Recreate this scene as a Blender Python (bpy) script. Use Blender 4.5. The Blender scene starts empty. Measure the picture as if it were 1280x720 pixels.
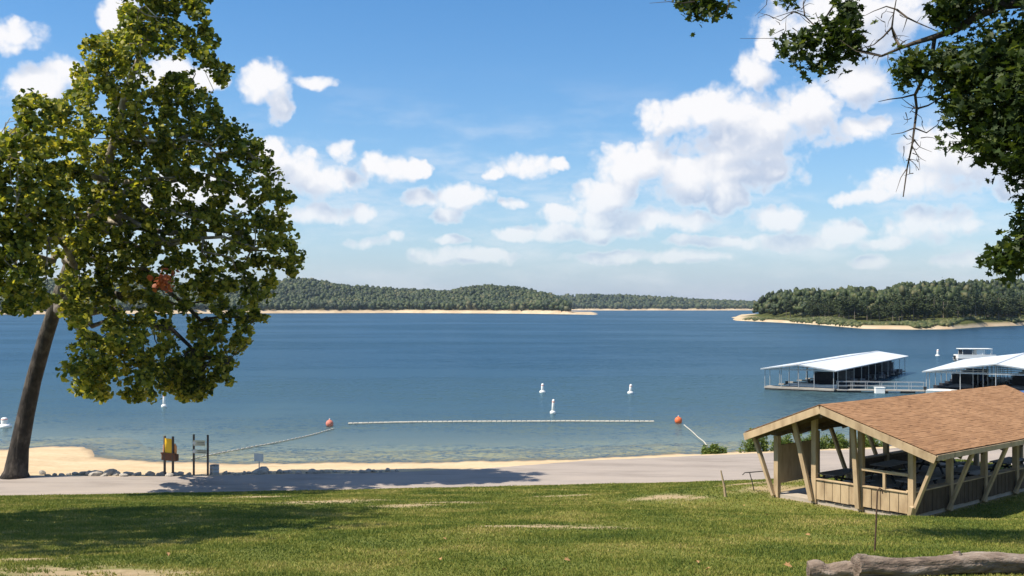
import bpy, math, random
import numpy as np
from mathutils import Vector

random.seed(7)
RNG = np.random.default_rng(11)
R = math.radians
SC = bpy.context.scene
COL = SC.collection

# ------------------------------------------------------------------ camera, sky, sun, exposure
F, HZ, CZ = 1270.0, 384.0, 11.2          # focal length in photo pixels, horizon row, eye height above the lake
cam = bpy.data.cameras.new('camera')
cam.sensor_width = 36.0
cam.lens = 36.0 * F / 1280.0
cam.shift_y = (HZ - 360.0) / 1280.0
cam.clip_start = 0.1
cam.clip_end = 20000
camo = bpy.data.objects.new('camera', cam)
camo.location = (0, 0, CZ)
camo.rotation_euler = (R(90), 0, 0)
COL.objects.link(camo)
SC.camera = camo

SHX, SHY = 0.66, 0.19                    # ground shift of a shadow per metre of height
SUN_EL = math.atan2(1.0, math.hypot(SHX, SHY))
SUN_AZ = math.atan2(-SHX, -SHY)            # clockwise from +Y
sun = bpy.data.lights.new('sun', 'SUN')
sun.energy = 4.8
sun.angle = R(0.53)
sun.color = (1.0, 0.90, 0.74)
suno = bpy.data.objects.new('sun', sun)
suno.location = (-200, -30, 260)
suno.rotation_euler = Vector((SHX, SHY, -1)).to_track_quat('-Z', 'Y').to_euler()
COL.objects.link(suno)

SC.view_settings.view_transform = 'Standard'
SC.view_settings.look = 'None'
SC.view_settings.gamma = 1.0
SC.view_settings.exposure = 0.7
SC.view_settings.use_curve_mapping = False
SC.render.engine = 'CYCLES'
SC.cycles.use_denoising = True
SC.cycles.max_bounces = 6
SC.cycles.diffuse_bounces = 3
SC.cycles.glossy_bounces = 3
SC.cycles.transparent_max_bounces = 12
SC.cycles.volume_bounces = 0
SC.cycles.sample_clamp_indirect = 4.0

# clouds seen over the lake: photo column, photo row, half width, half height
CLOUDS = [
 (955,165,85,42),(1005,150,55,40),(900,150,60,38),(1065,162,58,18),(1095,155,26,12),(945,88,26,26),(962,62,14,18),
 (835,150,45,26),(800,212,58,40),(850,228,55,34),(755,245,50,24),(930,196,85,16),(905,240,34,24),(862,276,40,16),
 (1055,25,95,42),(1072,105,36,30),(1195,185,62,36),(1230,205,55,36),(1140,228,70,22),(1078,246,40,12),(1270,235,30,20),
 (970,272,38,18),(1165,280,66,24),(985,304,70,12),(1050,290,34,15),(1085,326,26,11),(1190,325,40,11),
 (578,244,44,19),(525,245,26,15),(655,208,44,15),(700,203,20,8),(616,216,15,10),
 (485,210,38,19),(520,207,20,14),(430,190,16,16),(408,228,44,24),(365,210,42,30),(340,186,30,18),(455,265,24,16),
 (560,268,24,13),(645,292,34,11),(720,290,90,14),(500,297,15,9),(400,268,60,15),
 (336,104,30,30),(346,132,18,22),(388,104,28,8),(22,45,34,20),(45,108,36,28),(74,92,30,24),(152,25,24,27),
 (212,95,40,22),(255,100,26,14),(6,185,24,18),(240,250,70,35),(880,215,120,26),(780,275,90,16),(930,180,90,40),(640,256,24,8),(880,302,50,9),(1110,302,40,10),(760,322,60,9),(460,302,40,8),(560,302,30,7),(590,320,80,12),(860,322,60,10),(700,265,40,14)]

world = bpy.data.worlds.new('World')
SC.world = world
world.use_nodes = True
world.cycles.sampling_method = 'MANUAL'
world.cycles.sample_map_resolution = 512

def cloud_group():
    g = bpy.data.node_groups.new('cloud_field', 'ShaderNodeTree')
    g.interface.new_socket('P', in_out='INPUT', socket_type='NodeSocketVector')
    g.interface.new_socket('Field', in_out='OUTPUT', socket_type='NodeSocketFloat')
    g.interface.new_socket('Soft', in_out='OUTPUT', socket_type='NodeSocketFloat')
    N, L = g.nodes, g.links
    gi, go = N.new('NodeGroupInput'), N.new('NodeGroupOutput')
    def math_(op, a, b=None, c=None):
        n = N.new('ShaderNodeMath'); n.operation = op
        for i, v in enumerate((a, b, c)):
            if v is None: continue
            if isinstance(v, (int, float)): n.inputs[i].default_value = v
            else: L.new(v, n.inputs[i])
        return n.outputs[0]
    def noise(scale, detail, rough=0.55, off=0.0):
        m = N.new('ShaderNodeVectorMath'); m.operation = 'ADD'
        L.new(gi.outputs[0], m.inputs[0]); m.inputs[1].default_value = (off, off*.7, off*.3)
        n = N.new('ShaderNodeTexNoise'); n.inputs['Scale'].default_value = scale
        n.inputs['Detail'].default_value = detail; n.inputs['Roughness'].default_value = rough
        L.new(m.outputs[0], n.inputs['Vector'])
        return n
    # warp the direction so that the lobes turn into ragged heaps
    w = noise(22, 4, 0.6)
    s = N.new('ShaderNodeVectorMath'); s.operation = 'SUBTRACT'; L.new(w.outputs['Color'], s.inputs[0]); s.inputs[1].default_value = (.5, .5, .5)
    sc = N.new('ShaderNodeVectorMath'); sc.operation = 'MULTIPLY'; L.new(s.outputs[0], sc.inputs[0]); sc.inputs[1].default_value = (.030, .022, 0)
    ad = N.new('ShaderNodeVectorMath'); ad.operation = 'ADD'; L.new(gi.outputs[0], ad.inputs[0]); L.new(sc.outputs[0], ad.inputs[1])
    P = ad.outputs[0]
    cur = None
    for (px, py, rx, ry) in CLOUDS:
        dx, dz = (px-640)/F, (HZ-py)/F
        az = math.atan2(dx, 1); el = math.atan2(dz, math.hypot(1, dx))
        a = N.new('ShaderNodeVectorMath'); a.operation = 'SUBTRACT'; L.new(P, a.inputs[0]); a.inputs[1].default_value = (az, el, 0)
        b = N.new('ShaderNodeVectorMath'); b.operation = 'MULTIPLY'; L.new(a.outputs[0], b.inputs[0]); b.inputs[1].default_value = (F/rx, F/ry, 0)
        d = N.new('ShaderNodeVectorMath'); d.operation = 'DOT_PRODUCT'; L.new(b.outputs[0], d.inputs[0]); L.new(b.outputs[0], d.inputs[1])
        v = math_('SUBTRACT', 1.0, math_('MULTIPLY', d.outputs['Value'], 0.84))
        cur = v if cur is None else math_('SMOOTH_MAX', cur, v, 0.25)
    # the rest of the sky: heaps of the same size scattered in a band round the horizon and overhead
    sx = N.new('ShaderNodeSeparateXYZ'); L.new(P, sx.inputs[0])
    far = math_('GREATER_THAN', math_('ABSOLUTE', sx.outputs[0]), 0.56)
    high = math_('GREATER_THAN', sx.outputs[1], 0.34)
    outside = math_('MAXIMUM', far, high)
    mp = N.new('ShaderNodeVectorMath'); mp.operation = 'MULTIPLY'; L.new(P, mp.inputs[0]); mp.inputs[1].default_value = (1, 1.8, 0)
    n = N.new('ShaderNodeTexNoise'); n.inputs['Scale'].default_value = 6.5; n.inputs['Detail'].default_value = 3; L.new(mp.outputs[0], n.inputs['Vector'])
    gen = math_('MULTIPLY_ADD', n.outputs['Fac'], 9.0, -4.9)
    gen = math_('SUBTRACT', math_('MULTIPLY', gen, outside), math_('MULTIPLY', math_('SUBTRACT', 1.0, outside), 5.0))
    cur = math_('MAXIMUM', cur, math_('MINIMUM', gen, 1.0))
    cur = math_('MAXIMUM', cur, -1.2)
    vo = N.new('ShaderNodeTexVoronoi'); vo.feature = 'F1'; vo.voronoi_dimensions = '2D'; vo.inputs['Scale'].default_value = 34
    vo.inputs['Detail'].default_value = 2; vo.inputs['Roughness'].default_value = .55; vo.inputs['Lacunarity'].default_value = 2.2; vo.normalize = True
    L.new(P, vo.inputs['Vector'])
    fine = noise(60, 6, 0.62, 3.1).outputs['Fac']
    big = noise(11, 3, 0.55, 7.7).outputs['Fac']
    soft = math_('ADD', cur, math_('MULTIPLY_ADD', big, 1.7, -.95))
    L.new(soft, go.inputs[1])
    f = math_('ADD', soft, math_('MULTIPLY_ADD', vo.outputs['Distance'], -1.9, .62))
    f = math_('ADD', f, math_('MULTIPLY_ADD', fine, 1.1, -.55))
    L.new(f, go.inputs[0])
    return g

def build_world():
    nt = world.node_tree; N, L = nt.nodes, nt.links
    N.clear()
    def math_(op, a, b=None, c=None, clamp=False):
        n = N.new('ShaderNodeMath'); n.operation = op; n.use_clamp = clamp
        for i, v in enumerate((a, b, c)):
            if v is None: continue
            if isinstance(v, (int, float)): n.inputs[i].default_value = v
            else: L.new(v, n.inputs[i])
        return n.outputs[0]
    def smooth(v, a, b):
        n = N.new('ShaderNodeMapRange'); n.interpolation_type = 'SMOOTHSTEP'
        L.new(v, n.inputs['Value']); n.inputs['From Min'].default_value = a; n.inputs['From Max'].default_value = b
        return n.outputs['Result']
    out = N.new('ShaderNodeOutputWorld')
    bg = N.new('ShaderNodeBackground'); bg.inputs['Strength'].default_value = 0.096
    sky = N.new('ShaderNodeTexSky'); sky.sky_type = 'NISHITA'; sky.sun_disc = False
    sky.sun_elevation = SUN_EL; sky.sun_rotation = SUN_AZ % (2*math.pi)
    sky.altitude = 0; sky.air_density = 1.0; sky.dust_density = 0.1; sky.ozone_density = 3.0
    tc = N.new('ShaderNodeTexCoord')
    sx = N.new('ShaderNodeSeparateXYZ'); L.new(tc.outputs['Generated'], sx.inputs[0])
    az = math_('ARCTAN2', sx.outputs[0], sx.outputs[1])
    el = math_('ARCSINE', sx.outputs[2])
    cb = N.new('ShaderNodeCombineXYZ'); L.new(az, cb.inputs[0]); L.new(el, cb.inputs[1])
    grp = cloud_group()
    def field(off):
        a = N.new('ShaderNodeVectorMath'); a.operation = 'ADD'; L.new(cb.outputs[0], a.inputs[0]); a.inputs[1].default_value = off
        n = N.new('ShaderNodeGroup'); n.node_tree = grp; L.new(a.outputs[0], n.inputs[0])
        return n.outputs
    f0, s0 = field((0, 0, 0))
    s1 = field((-0.012, 0.022, 0))[1]          # a little nearer the sun
    cover = smooth(f0, -0.15, 0.75)
    lit = smooth(math_('ADD', math_('SUBTRACT', s0, s1), math_('MULTIPLY', math_('SUBTRACT', f0, s0), .55)), -0.5, 0.6)
    thick = smooth(f0, 0.05, 0.9)
    # lit tops are near white, bases are blue grey
    mixc = N.new('ShaderNodeMix'); mixc.data_type = 'RGBA'
    mixc.inputs['A'].default_value = (2.95, 3.6, 4.8, 1); mixc.inputs['B'].default_value = (6.5, 6.4, 6.45, 1)
    shade = math_('SUBTRACT', 1.0, math_('MULTIPLY', math_('SUBTRACT', 1.0, lit), thick))
    L.new(shade, mixc.inputs['Factor'])
    # clouds low over the horizon are seen through more air
    low = smooth(el, -0.02, 0.14)
    vm = N.new('ShaderNodeVectorMath'); vm.operation = 'MULTIPLY'; L.new(cb.outputs[0], vm.inputs[0]); vm.inputs[1].default_value = (5, 17, 1)
    vn = N.new('ShaderNodeTexNoise'); vn.inputs['Scale'].default_value = 1.6; vn.inputs['Detail'].default_value = 6; vn.inputs['Roughness'].default_value = .6; L.new(vm.outputs[0], vn.inputs['Vector'])
    veil = math_('MULTIPLY', smooth(vn.outputs['Fac'], .42, .72), math_('MULTIPLY', math_('SUBTRACT', 1.0, smooth(el, .10, .24)), .55))
    cover = math_('MAXIMUM', cover, veil)
    cov = math_('MULTIPLY', cover, math_('MULTIPLY_ADD', low, 0.62, 0.34))
    mx = N.new('ShaderNodeMix'); mx.data_type = 'RGBA'
    L.new(cov, mx.inputs['Factor']); hs = N.new('ShaderNodeHueSaturation'); hs.inputs['Saturation'].default_value = 1.29; L.new(sky.outputs[0], hs.inputs['Color']); 
    # pale moist air low over the horizon, the same all round
    hz_ = math_('EXPONENT', math_('MULTIPLY', math_('MAXIMUM', el, 0.0), -10.5))
    ha_ = N.new('ShaderNodeMix'); ha_.data_type = 'RGBA'; L.new(math_('MULTIPLY', hz_, .85), ha_.inputs['Factor'])
    L.new(hs.outputs[0], ha_.inputs['A']); ha_.inputs['B'].default_value = (1.9, 2.6, 4.2, 1); L.new(ha_.outputs['Result'], mx.inputs['A']); L.new(mixc.outputs['Result'], mx.inputs['B'])
    L.new(mx.outputs['Result'], bg.inputs['Color']); L.new(bg.outputs[0], out.inputs[0])
build_world()

# ------------------------------------------------------------------ helpers
def tag(o, label=None, cat=None, group=None, kind=None):
    if label: o['label'] = label
    if cat: o['category'] = cat
    if group: o['group'] = group
    if kind: o['kind'] = kind
    return o

def empty(name, loc, rz=0.0):
    o = bpy.data.objects.new(name, None)
    o.empty_display_size = 0.2
    o.location = loc; o.rotation_euler = (0, 0, rz)
    COL.objects.link(o)
    return o

def thing(name, label, cat, loc, rz=0.0, group=None):
    return tag(empty(name, loc, rz), label, cat, group)

def copy_tree(o, parent=None):
    c = o.copy(); COL.objects.link(c); c.parent = parent
    for ch in list(o.children): copy_tree(ch, c)
    return c

def mesh_np(name, verts, tris):
    """fast triangle mesh from numpy arrays"""
    verts = np.asarray(verts, dtype=np.float32); tris = np.asarray(tris, dtype=np.int32)
    me = bpy.data.meshes.new(name)
    me.vertices.add(len(verts)); me.vertices.foreach_set('co', verts.ravel())
    k = tris.shape[1]
    me.loops.add(tris.size); me.loops.foreach_set('vertex_index', tris.ravel())
    me.polygons.add(len(tris)); me.polygons.foreach_set('loop_start', np.arange(0, tris.size, k, dtype=np.int32))
    me.update(calc_edges=True)
    return me

def link(name, me, mat, parent=None, loc=None):
    o = bpy.data.objects.new(name, me)
    if mat is not None:
        me.materials.clear(); me.materials.append(mat)
    if parent is not None: o.parent = parent
    if loc is not None: o.location = loc
    COL.objects.link(o)
    return o

def smooth_np(name, v, f):
    me = mesh_np(name, v, f); me.polygons.foreach_set('use_smooth', [True]*len(me.polygons)); return me

class MB:
    """collects shapes for ONE part"""
    def __init__(s): s.v = []; s.f = []
    def add(s, vs, fs):
        k = len(s.v); s.v += [tuple(v) for v in vs]; s.f += [tuple(i + k for i in f) for f in fs]
        return s
    def box(s, c, size, ax=None):
        c = Vector(c); hx, hy, hz = size[0]/2, size[1]/2, size[2]/2
        X, Y, Z = ax if ax else (Vector((1,0,0)), Vector((0,1,0)), Vector((0,0,1)))
        vs = [c + X*(hx*i) + Y*(hy*j) + Z*(hz*k) for i, j, k in ((-1,-1,-1),(1,-1,-1),(1,1,-1),(-1,1,-1),(-1,-1,1),(1,-1,1),(1,1,1),(-1,1,1))]
        return s.add(vs, [(3,2,1,0),(4,5,6,7),(0,1,5,4),(1,2,6,5),(2,3,7,6),(3,0,4,7)])
    def beam(s, p0, p1, w, h, up=(0,0,1)):
        p0, p1 = Vector(p0), Vector(p1); d = (p1-p0); n = d.length; d = d.normalized(); up = Vector(up)
        if abs(d.dot(up)) > .98: up = Vector((0,1,0))
        x = d.cross(up).normalized(); z = x.cross(d).normalized()
        return s.box((p0+p1)/2, (n, w, h), (d, x, z))
    def tube(s, pts, radii, n=8, cap=True):
        pts = [Vector(p) for p in pts]; rings = []
        t0 = (pts[1]-pts[0]).normalized()
        ref = Vector((0,0,1)) if abs(t0.z) < .9 else Vector((1,0,0))
        for i, p in enumerate(pts):
            t = (pts[min(i+1, len(pts)-1)] - pts[max(i-1, 0)]).normalized()
            x = t.cross(ref); x = x.normalized() if x.length > 1e-4 else Vector((1,0,0)); y = t.cross(x).normalized()
            ref = -y if y.dot(ref) < 0 else y
            ref = x.cross(t)
            rings.append([p + (x*math.cos(2*math.pi*k/n) + y*math.sin(2*math.pi*k/n))*radii[i] for k in range(n)])
        vs = [v for r in rings for v in r]; fs = []
        for i in range(len(pts)-1):
            for k in range(n):
                a, b = i*n+k, i*n+(k+1) % n
                fs.append((a, b, b+n, a+n))
        if cap: fs += [tuple(range(n))[::-1], tuple(range((len(pts)-1)*n, len(pts)*n))]
        return s.add(vs, fs)
    def lathe(s, prof, n=14, c=(0,0,0)):
        vs = []; fs = []; m = len(prof)
        for (r, z) in prof:
            for k in range(n):
                a = 2*math.pi*k/n; vs.append((c[0]+r*math.cos(a), c[1]+r*math.sin(a), c[2]+z))
        for i in range(m-1):
            for k in range(n):
                a, b = i*n+k, i*n+(k+1) % n; fs.append((a, b, b+n, a+n))
        fs += [tuple(range(n))[::-1], tuple(range((m-1)*n, m*n))]
        return s.add(vs, fs)
    def build(s, name, mat, parent=None, loc=None, smooth=False, bevel=0.0, kind=None):
        me = bpy.data.meshes.new(name); me.from_pydata(s.v, [], s.f); me.update()
        if smooth: me.polygons.foreach_set('use_smooth', [True]*len(me.polygons))
        o = link(name, me, mat, parent, loc)
        if bevel:
            b = o.modifiers.new('bevel', 'BEVEL'); b.width = bevel; b.segments = 2; b.limit_method = 'ANGLE'
        if kind: o['kind'] = kind
        return o

def pix(px, py, y=None, z=None):
    """photo pixel -> point at forward distance y, or on height z"""
    dx, dz = (px-640)/F, (HZ-py)/F
    t = y if y is not None else (z-CZ)/dz
    return Vector((dx*t, t, CZ+dz*t))

# ------------------------------------------------------------------ materials
def new_mat(name):
    m = bpy.data.materials.new(name); m.use_nodes = True
    nt = m.node_tree
    return m, nt.nodes, nt.links, nt.nodes['Principled BSDF']

def noise_tex(N, L, scale, detail=4, rough=.55, vec=None, coord='Object', mul=None):
    if vec is None:
        tc = N.new('ShaderNodeTexCoord'); vec = tc.outputs[coord]
    if mul:
        mm = N.new('ShaderNodeVectorMath'); mm.operation = 'MULTIPLY'; L.new(vec, mm.inputs[0]); mm.inputs[1].default_value = mul; vec = mm.outputs[0]
    n = N.new('ShaderNodeTexNoise'); n.inputs['Scale'].default_value = scale; n.inputs['Detail'].default_value = detail
    n.inputs['Roughness'].default_value = rough; L.new(vec, n.inputs['Vector'])
    return n

def ramp(N, L, fac, stops):
    r = N.new('ShaderNodeValToRGB'); e = r.color_ramp.elements
    while len(e) < len(stops): e.new(0.5)
    for i, (p, c) in enumerate(stops): e[i].position = p; e[i].color = (*c, 1)
    L.new(fac, r.inputs[0]); return r.outputs[0]

def mixrgb(N, L, fac, a, b, mode='MIX'):
    m = N.new('ShaderNodeMix'); m.data_type = 'RGBA'; m.blend_type = mode
    for k, v in (('Factor', fac), ('A', a), ('B', b)):
        if isinstance(v, (int, float)): m.inputs[k].default_value = v
        elif isinstance(v, tuple): m.inputs[k].default_value = (*v, 1)
        else: L.new(v, m.inputs[k])
    return m.outputs['Result']

def surf(name, c0, c1, scale=4, rough=.7, detail=5, bump=0.0, bscale=None, mul=None, spec=.3, metal=0.0, coord='Object', c2=None):
    """two or three tone mottled surface with fine relief"""
    m, N, L, B = new_mat(name)
    n = noise_tex(N, L, scale, detail, .6, coord=coord, mul=mul)
    st = [(.32, c0), (.68, c1)] if c2 is None else [(.28, c0), (.5, c1), (.72, c2)]
    L.new(ramp(N, L, n.outputs['Fac'], st), B.inputs['Base Color'])
    B.inputs['Roughness'].default_value = rough; B.inputs['Specular IOR Level'].default_value = spec; B.inputs['Metallic'].default_value = metal
    if bump:
        bn = noise_tex(N, L, bscale or scale*6, 4, .6, coord=coord, mul=mul)
        b = N.new('ShaderNodeBump'); b.inputs['Strength'].default_value = 1; b.inputs['Distance'].default_value = bump
        L.new(bn.outputs['Fac'], b.inputs['Height']); L.new(b.outputs[0], B.inputs['Normal'])
    return m

def foliage(name, stops, trans=.35, patch=.0, pscale=.4, rough=.6):
    """leaf: colour varies leaf by leaf; light passes through"""
    m, N, L, B = new_mat(name)
    g = N.new('ShaderNodeNewGeometry')
    f = g.outputs['Random Per Island']
    if patch:
        n = noise_tex(N, L, pscale, 2)
        a = N.new('ShaderNodeMath'); a.operation = 'MULTIPLY_ADD'; L.new(n.outputs['Fac'], a.inputs[0]); a.inputs[1].default_value = patch*2.2; a.inputs[2].default_value = -patch*1.1
        b = N.new('ShaderNodeMath'); b.operation = 'ADD'; b.use_clamp = True; L.new(a.outputs[0], b.inputs[0]); L.new(f, b.inputs[1]); f = b.outputs[0]
    c = ramp(N, L, f, stops)
    L.new(c, B.inputs['Base Color']); B.inputs['Roughness'].default_value = rough; B.inputs['Specular IOR Level'].default_value = .35
    t = N.new('ShaderNodeBsdfTranslucent')
    cc = mixrgb(N, L, 1.0, c, (1.25, 1.2, .5), 'MULTIPLY'); L.new(cc, t.inputs['Color'])
    mx = N.new('ShaderNodeMixShader'); mx.inputs[0].default_value = trans
    out = N['Material Output'] if 'Material Output' in N else N.new('ShaderNodeOutputMaterial')
    L.new(B.outputs[0], mx.inputs[1]); L.new(t.outputs[0], mx.inputs[2]); L.new(mx.outputs[0], out.inputs[0])
    return m

M = {}
M['asphalt'] = surf('asphalt', (.21,.18,.157), (.30,.262,.232), .5, .9, 9, .006, 60, c2=(.35,.30,.26), mul=(.35,1.5,1))
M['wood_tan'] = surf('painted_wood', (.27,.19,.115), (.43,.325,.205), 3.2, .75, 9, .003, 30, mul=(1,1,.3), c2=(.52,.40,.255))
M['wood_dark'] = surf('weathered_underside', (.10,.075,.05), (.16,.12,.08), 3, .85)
M['wood_brown'] = surf('dark_brown_wood', (.065,.045,.03), (.11,.08,.05), 5, .8, 5, .002, 30, mul=(1,1,.35))  # long side wall boards, a darker brown than the tan posts and caps
M['table_wood'] = surf('grey_picnic_wood', (.20,.19,.18), (.30,.285,.27), 4, .8)
M['concrete'] = surf('concrete', (.33,.29,.24), (.44,.39,.33), 2, .9, 6, .003, 25)
M['shingle'] = None
M['metal_roof'] = surf('white_metal_roof', (.46,.51,.57), (.54,.59,.65), .4, .45, spec=.5)
M['galv'] = surf('galvanised_steel', (.30,.32,.34), (.42,.44,.46), 2, .5, metal=.3)
M['dark_metal'] = surf('dark_steel', (.03,.03,.032), (.06,.055,.05), 4, .6)
M['rust_metal'] = surf('rusty_steel', (.05,.03,.02), (.10,.06,.04), 12, .8)
M['deck'] = surf('dock_deck', (.28,.26,.23), (.38,.35,.31), 1.5, .85)
M['float_black'] = surf('dock_float', (.02,.02,.022), (.04,.04,.042), 3, .6)
M['white_paint'] = surf('white_paint', (.72,.72,.70), (.80,.80,.78), 3, .4, spec=.5)
M['tinted'] = surf('tinted_glass', (.05,.06,.08), (.08,.09,.11), 3, .12, spec=.6)
M['orange'] = surf('orange_float', (.62,.12,.04), (.72,.17,.06), 3, .5)
M['red_faded'] = surf('faded_red_float', (.50,.14,.10), (.60,.24,.18), 3, .55)
M['yellow'] = surf('yellow_board', (.78,.46,.02), (.84,.52,.03), 3, .5)
M['vest'] = surf('orange_vest', (.75,.30,.10), (.80,.38,.16), 5, .8)
M['brown'] = surf('brown_board', (.13,.06,.035), (.19,.09,.05), 4, .8)
M['post_dark'] = surf('dark_post', (.07,.06,.055), (.12,.10,.085), 6, .85)
M['sign_pale'] = surf('pale_sign', (.58,.58,.44), (.68,.68,.54), 5, .6)
M['rope'] = surf('pale_rope', (.42,.40,.35), (.54,.51,.45), 8, .7)
M['drum'] = surf('steel_drum', (.36,.37,.38), (.50,.51,.51), 3, .5, metal=.2)
M['rock'] = surf('limestone', (.24,.22,.20), (.50,.46,.40), 2.2, .9, 7, .02, 6)
M['cover_blue'] = surf('blue_canvas', (.03,.07,.19), (.05,.11,.26), 3, .8)
M['cover_dark'] = surf('dark_canvas', (.02,.022,.03), (.04,.04,.05), 3, .8)
M['cover_grey'] = surf('grey_canvas', (.12,.12,.13), (.18,.18,.19), 3, .8)
M['black_plastic'] = surf('black_plastic', (.012,.012,.013), (.02,.02,.022), 3, .35, spec=.5)
M['oak_bark'] = surf('oak_bark', (.045,.036,.030), (.10,.08,.065), 6, .95, 6, .015, 14, mul=(1,1,.35))
M['far_bark'] = surf('far_bark', (.13,.11,.09), (.2,.17,.14), 1, .95)
M['log'] = surf('old_log', (.07,.05,.04), (.20,.155,.125), 5, .95, 9, .05, 9, c2=(.36,.31,.27), mul=(.45,1.6,1.6))
M['dry_leaf'] = surf('dry_leaf', (.30,.16,.07), (.42,.26,.12), 9, .9)

def sycamore_bark():
    m, N, L, B = new_mat('sycamore_bark')
    n = noise_tex(N, L, 1.6, 5, .65, mul=(1, 1, .6))
    g = N.new('ShaderNodeTexCoord'); s = N.new('ShaderNodeSeparateXYZ'); L.new(g.outputs['Object'], s.inputs[0])
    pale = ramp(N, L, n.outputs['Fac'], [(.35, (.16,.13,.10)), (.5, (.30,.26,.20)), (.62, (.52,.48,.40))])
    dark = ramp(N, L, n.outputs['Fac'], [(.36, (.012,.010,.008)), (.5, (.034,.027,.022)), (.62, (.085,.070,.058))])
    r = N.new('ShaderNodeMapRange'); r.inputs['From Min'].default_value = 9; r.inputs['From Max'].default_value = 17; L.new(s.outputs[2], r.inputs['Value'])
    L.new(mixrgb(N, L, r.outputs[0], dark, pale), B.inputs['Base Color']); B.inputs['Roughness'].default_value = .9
    b = N.new('ShaderNodeBump'); b.inputs['Distance'].default_value = .14
    bn = noise_tex(N, L, 5, 5, .6, mul=(1, 1, .3)); L.new(bn.outputs['Fac'], b.inputs['Height']); L.new(b.outputs[0], B.inputs['Normal'])
    return m
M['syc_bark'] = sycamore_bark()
M['syc_leaf'] = foliage('sycamore_leaf', [(0, (.035,.060,.012)), (.3, (.115,.155,.025)), (.65, (.26,.285,.045)), (1, (.50,.45,.08))], .46, .35, .22)
M['red_leaf'] = foliage('reddened_leaf', [(0, (.28,.07,.03)), (1, (.42,.13,.05))], .3)
M['oak_leaf'] = foliage('oak_leaf', [(0, (.018,.036,.009)), (.7, (.042,.072,.016)), (1, (.10,.13,.03))], .36, .2, .8)
M['shade_leaf'] = foliage('shade_tree_leaf', [(0, (.03,.055,.012)), (1, (.09,.12,.03))], .3)
M['shrub_leaf'] = foliage('shrub_leaf', [(0, (.05,.09,.02)), (.6, (.10,.16,.03)), (1, (.20,.24,.06))], .35)
M['far_leaf'] = foliage('far_leaf', [(0, (.013,.023,.007)), (.45, (.028,.046,.011)), (.85, (.055,.074,.017)), (1, (.095,.095,.04))], .12, .6, .012)
M['scrub_leaf'] = foliage('scrub_leaf', [(0, (.035,.05,.015)), (.6, (.075,.095,.025)), (1, (.15,.14,.06))], .15, .4, .05)
M['pine_leaf'] = foliage('pine_needles', [(0, (.022,.040,.016)), (1, (.05,.075,.028))], .1)

def grass_mat():
    m, N, L, B = new_mat('grass_blades')
    g = N.new('ShaderNodeNewGeometry')
    n = noise_tex(N, L, .35, 5, .65)
    n2 = noise_tex(N, L, 2.3, 3, .6)
    a = N.new('ShaderNodeMath'); a.operation = 'MULTIPLY_ADD'; L.new(n.outputs['Fac'], a.inputs[0]); a.inputs[1].default_value = 2.4; a.inputs[2].default_value = -1.2
    b = N.new('ShaderNodeMath'); b.operation = 'MULTIPLY_ADD'; L.new(g.outputs['Random Per Island'], b.inputs[0]); b.inputs[1].default_value = .55; L.new(a.outputs[0], b.inputs[2])
    b2 = N.new('ShaderNodeMath'); b2.operation = 'MULTIPLY_ADD'; b2.use_clamp = True; L.new(n2.outputs['Fac'], b2.inputs[0]); b2.inputs[1].default_value = .5; L.new(b.outputs[0], b2.inputs[2])
    c = ramp(N, L, b2.outputs[0], [(0, (.062,.105,.022)), (.35, (.13,.172,.030)), (.7, (.235,.242,.047)), (1, (.42,.35,.125))])
    L.new(c, B.inputs['Base Color']); B.inputs['Roughness'].default_value = .7; B.inputs['Specular IOR Level'].default_value = .2
    t = N.new('ShaderNodeBsdfTranslucent'); L.new(c, t.inputs['Color'])
    mx = N.new('ShaderNodeMixShader'); mx.inputs[0].default_value = .3
    L.new(B.outputs[0], mx.inputs[1]); L.new(t.outputs[0], mx.inputs[2]); L.new(mx.outputs[0], N['Material Output'].inputs[0])
    return m
M['grass'] = grass_mat()

def attr(N, name):
    a = N.new('ShaderNodeAttribute'); a.attribute_name = name; return a.outputs['Fac']

def ground_mat():
    m, N, L, B = new_mat('lawn_soil')
    n = noise_tex(N, L, .35, 6, .65); n2 = noise_tex(N, L, 9, 5, .7)
    g = ramp(N, L, n.outputs['Fac'], [(.3, (.07,.10,.022)), (.5, (.12,.15,.03)), (.66, (.19,.19,.045)), (.78, (.28,.23,.09))])
    g = mixrgb(N, L, .5, g, ramp(N, L, n2.outputs['Fac'], [(.3, (.09,.105,.025)), (.7, (.19,.19,.055))]))
    d = ramp(N, L, n2.outputs['Fac'], [(.3, (.27,.20,.115)), (.7, (.42,.33,.21))])
    a = attr(N, 'dirt')
    c = mixrgb(N, L, a, g, d)
    c = mixrgb(N, L, attr(N, 'bed'), c, (.50,.44,.34))
    L.new(c, B.inputs['Base Color']); B.inputs['Roughness'].default_value = .95; B.inputs['Specular IOR Level'].default_value = .1
    b = N.new('ShaderNodeBump'); b.inputs['Distance'].default_value = .03; L.new(n2.outputs['Fac'], b.inputs['Height']); L.new(b.outputs[0], B.inputs['Normal'])
    return m
M['ground'] = ground_mat()

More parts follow.
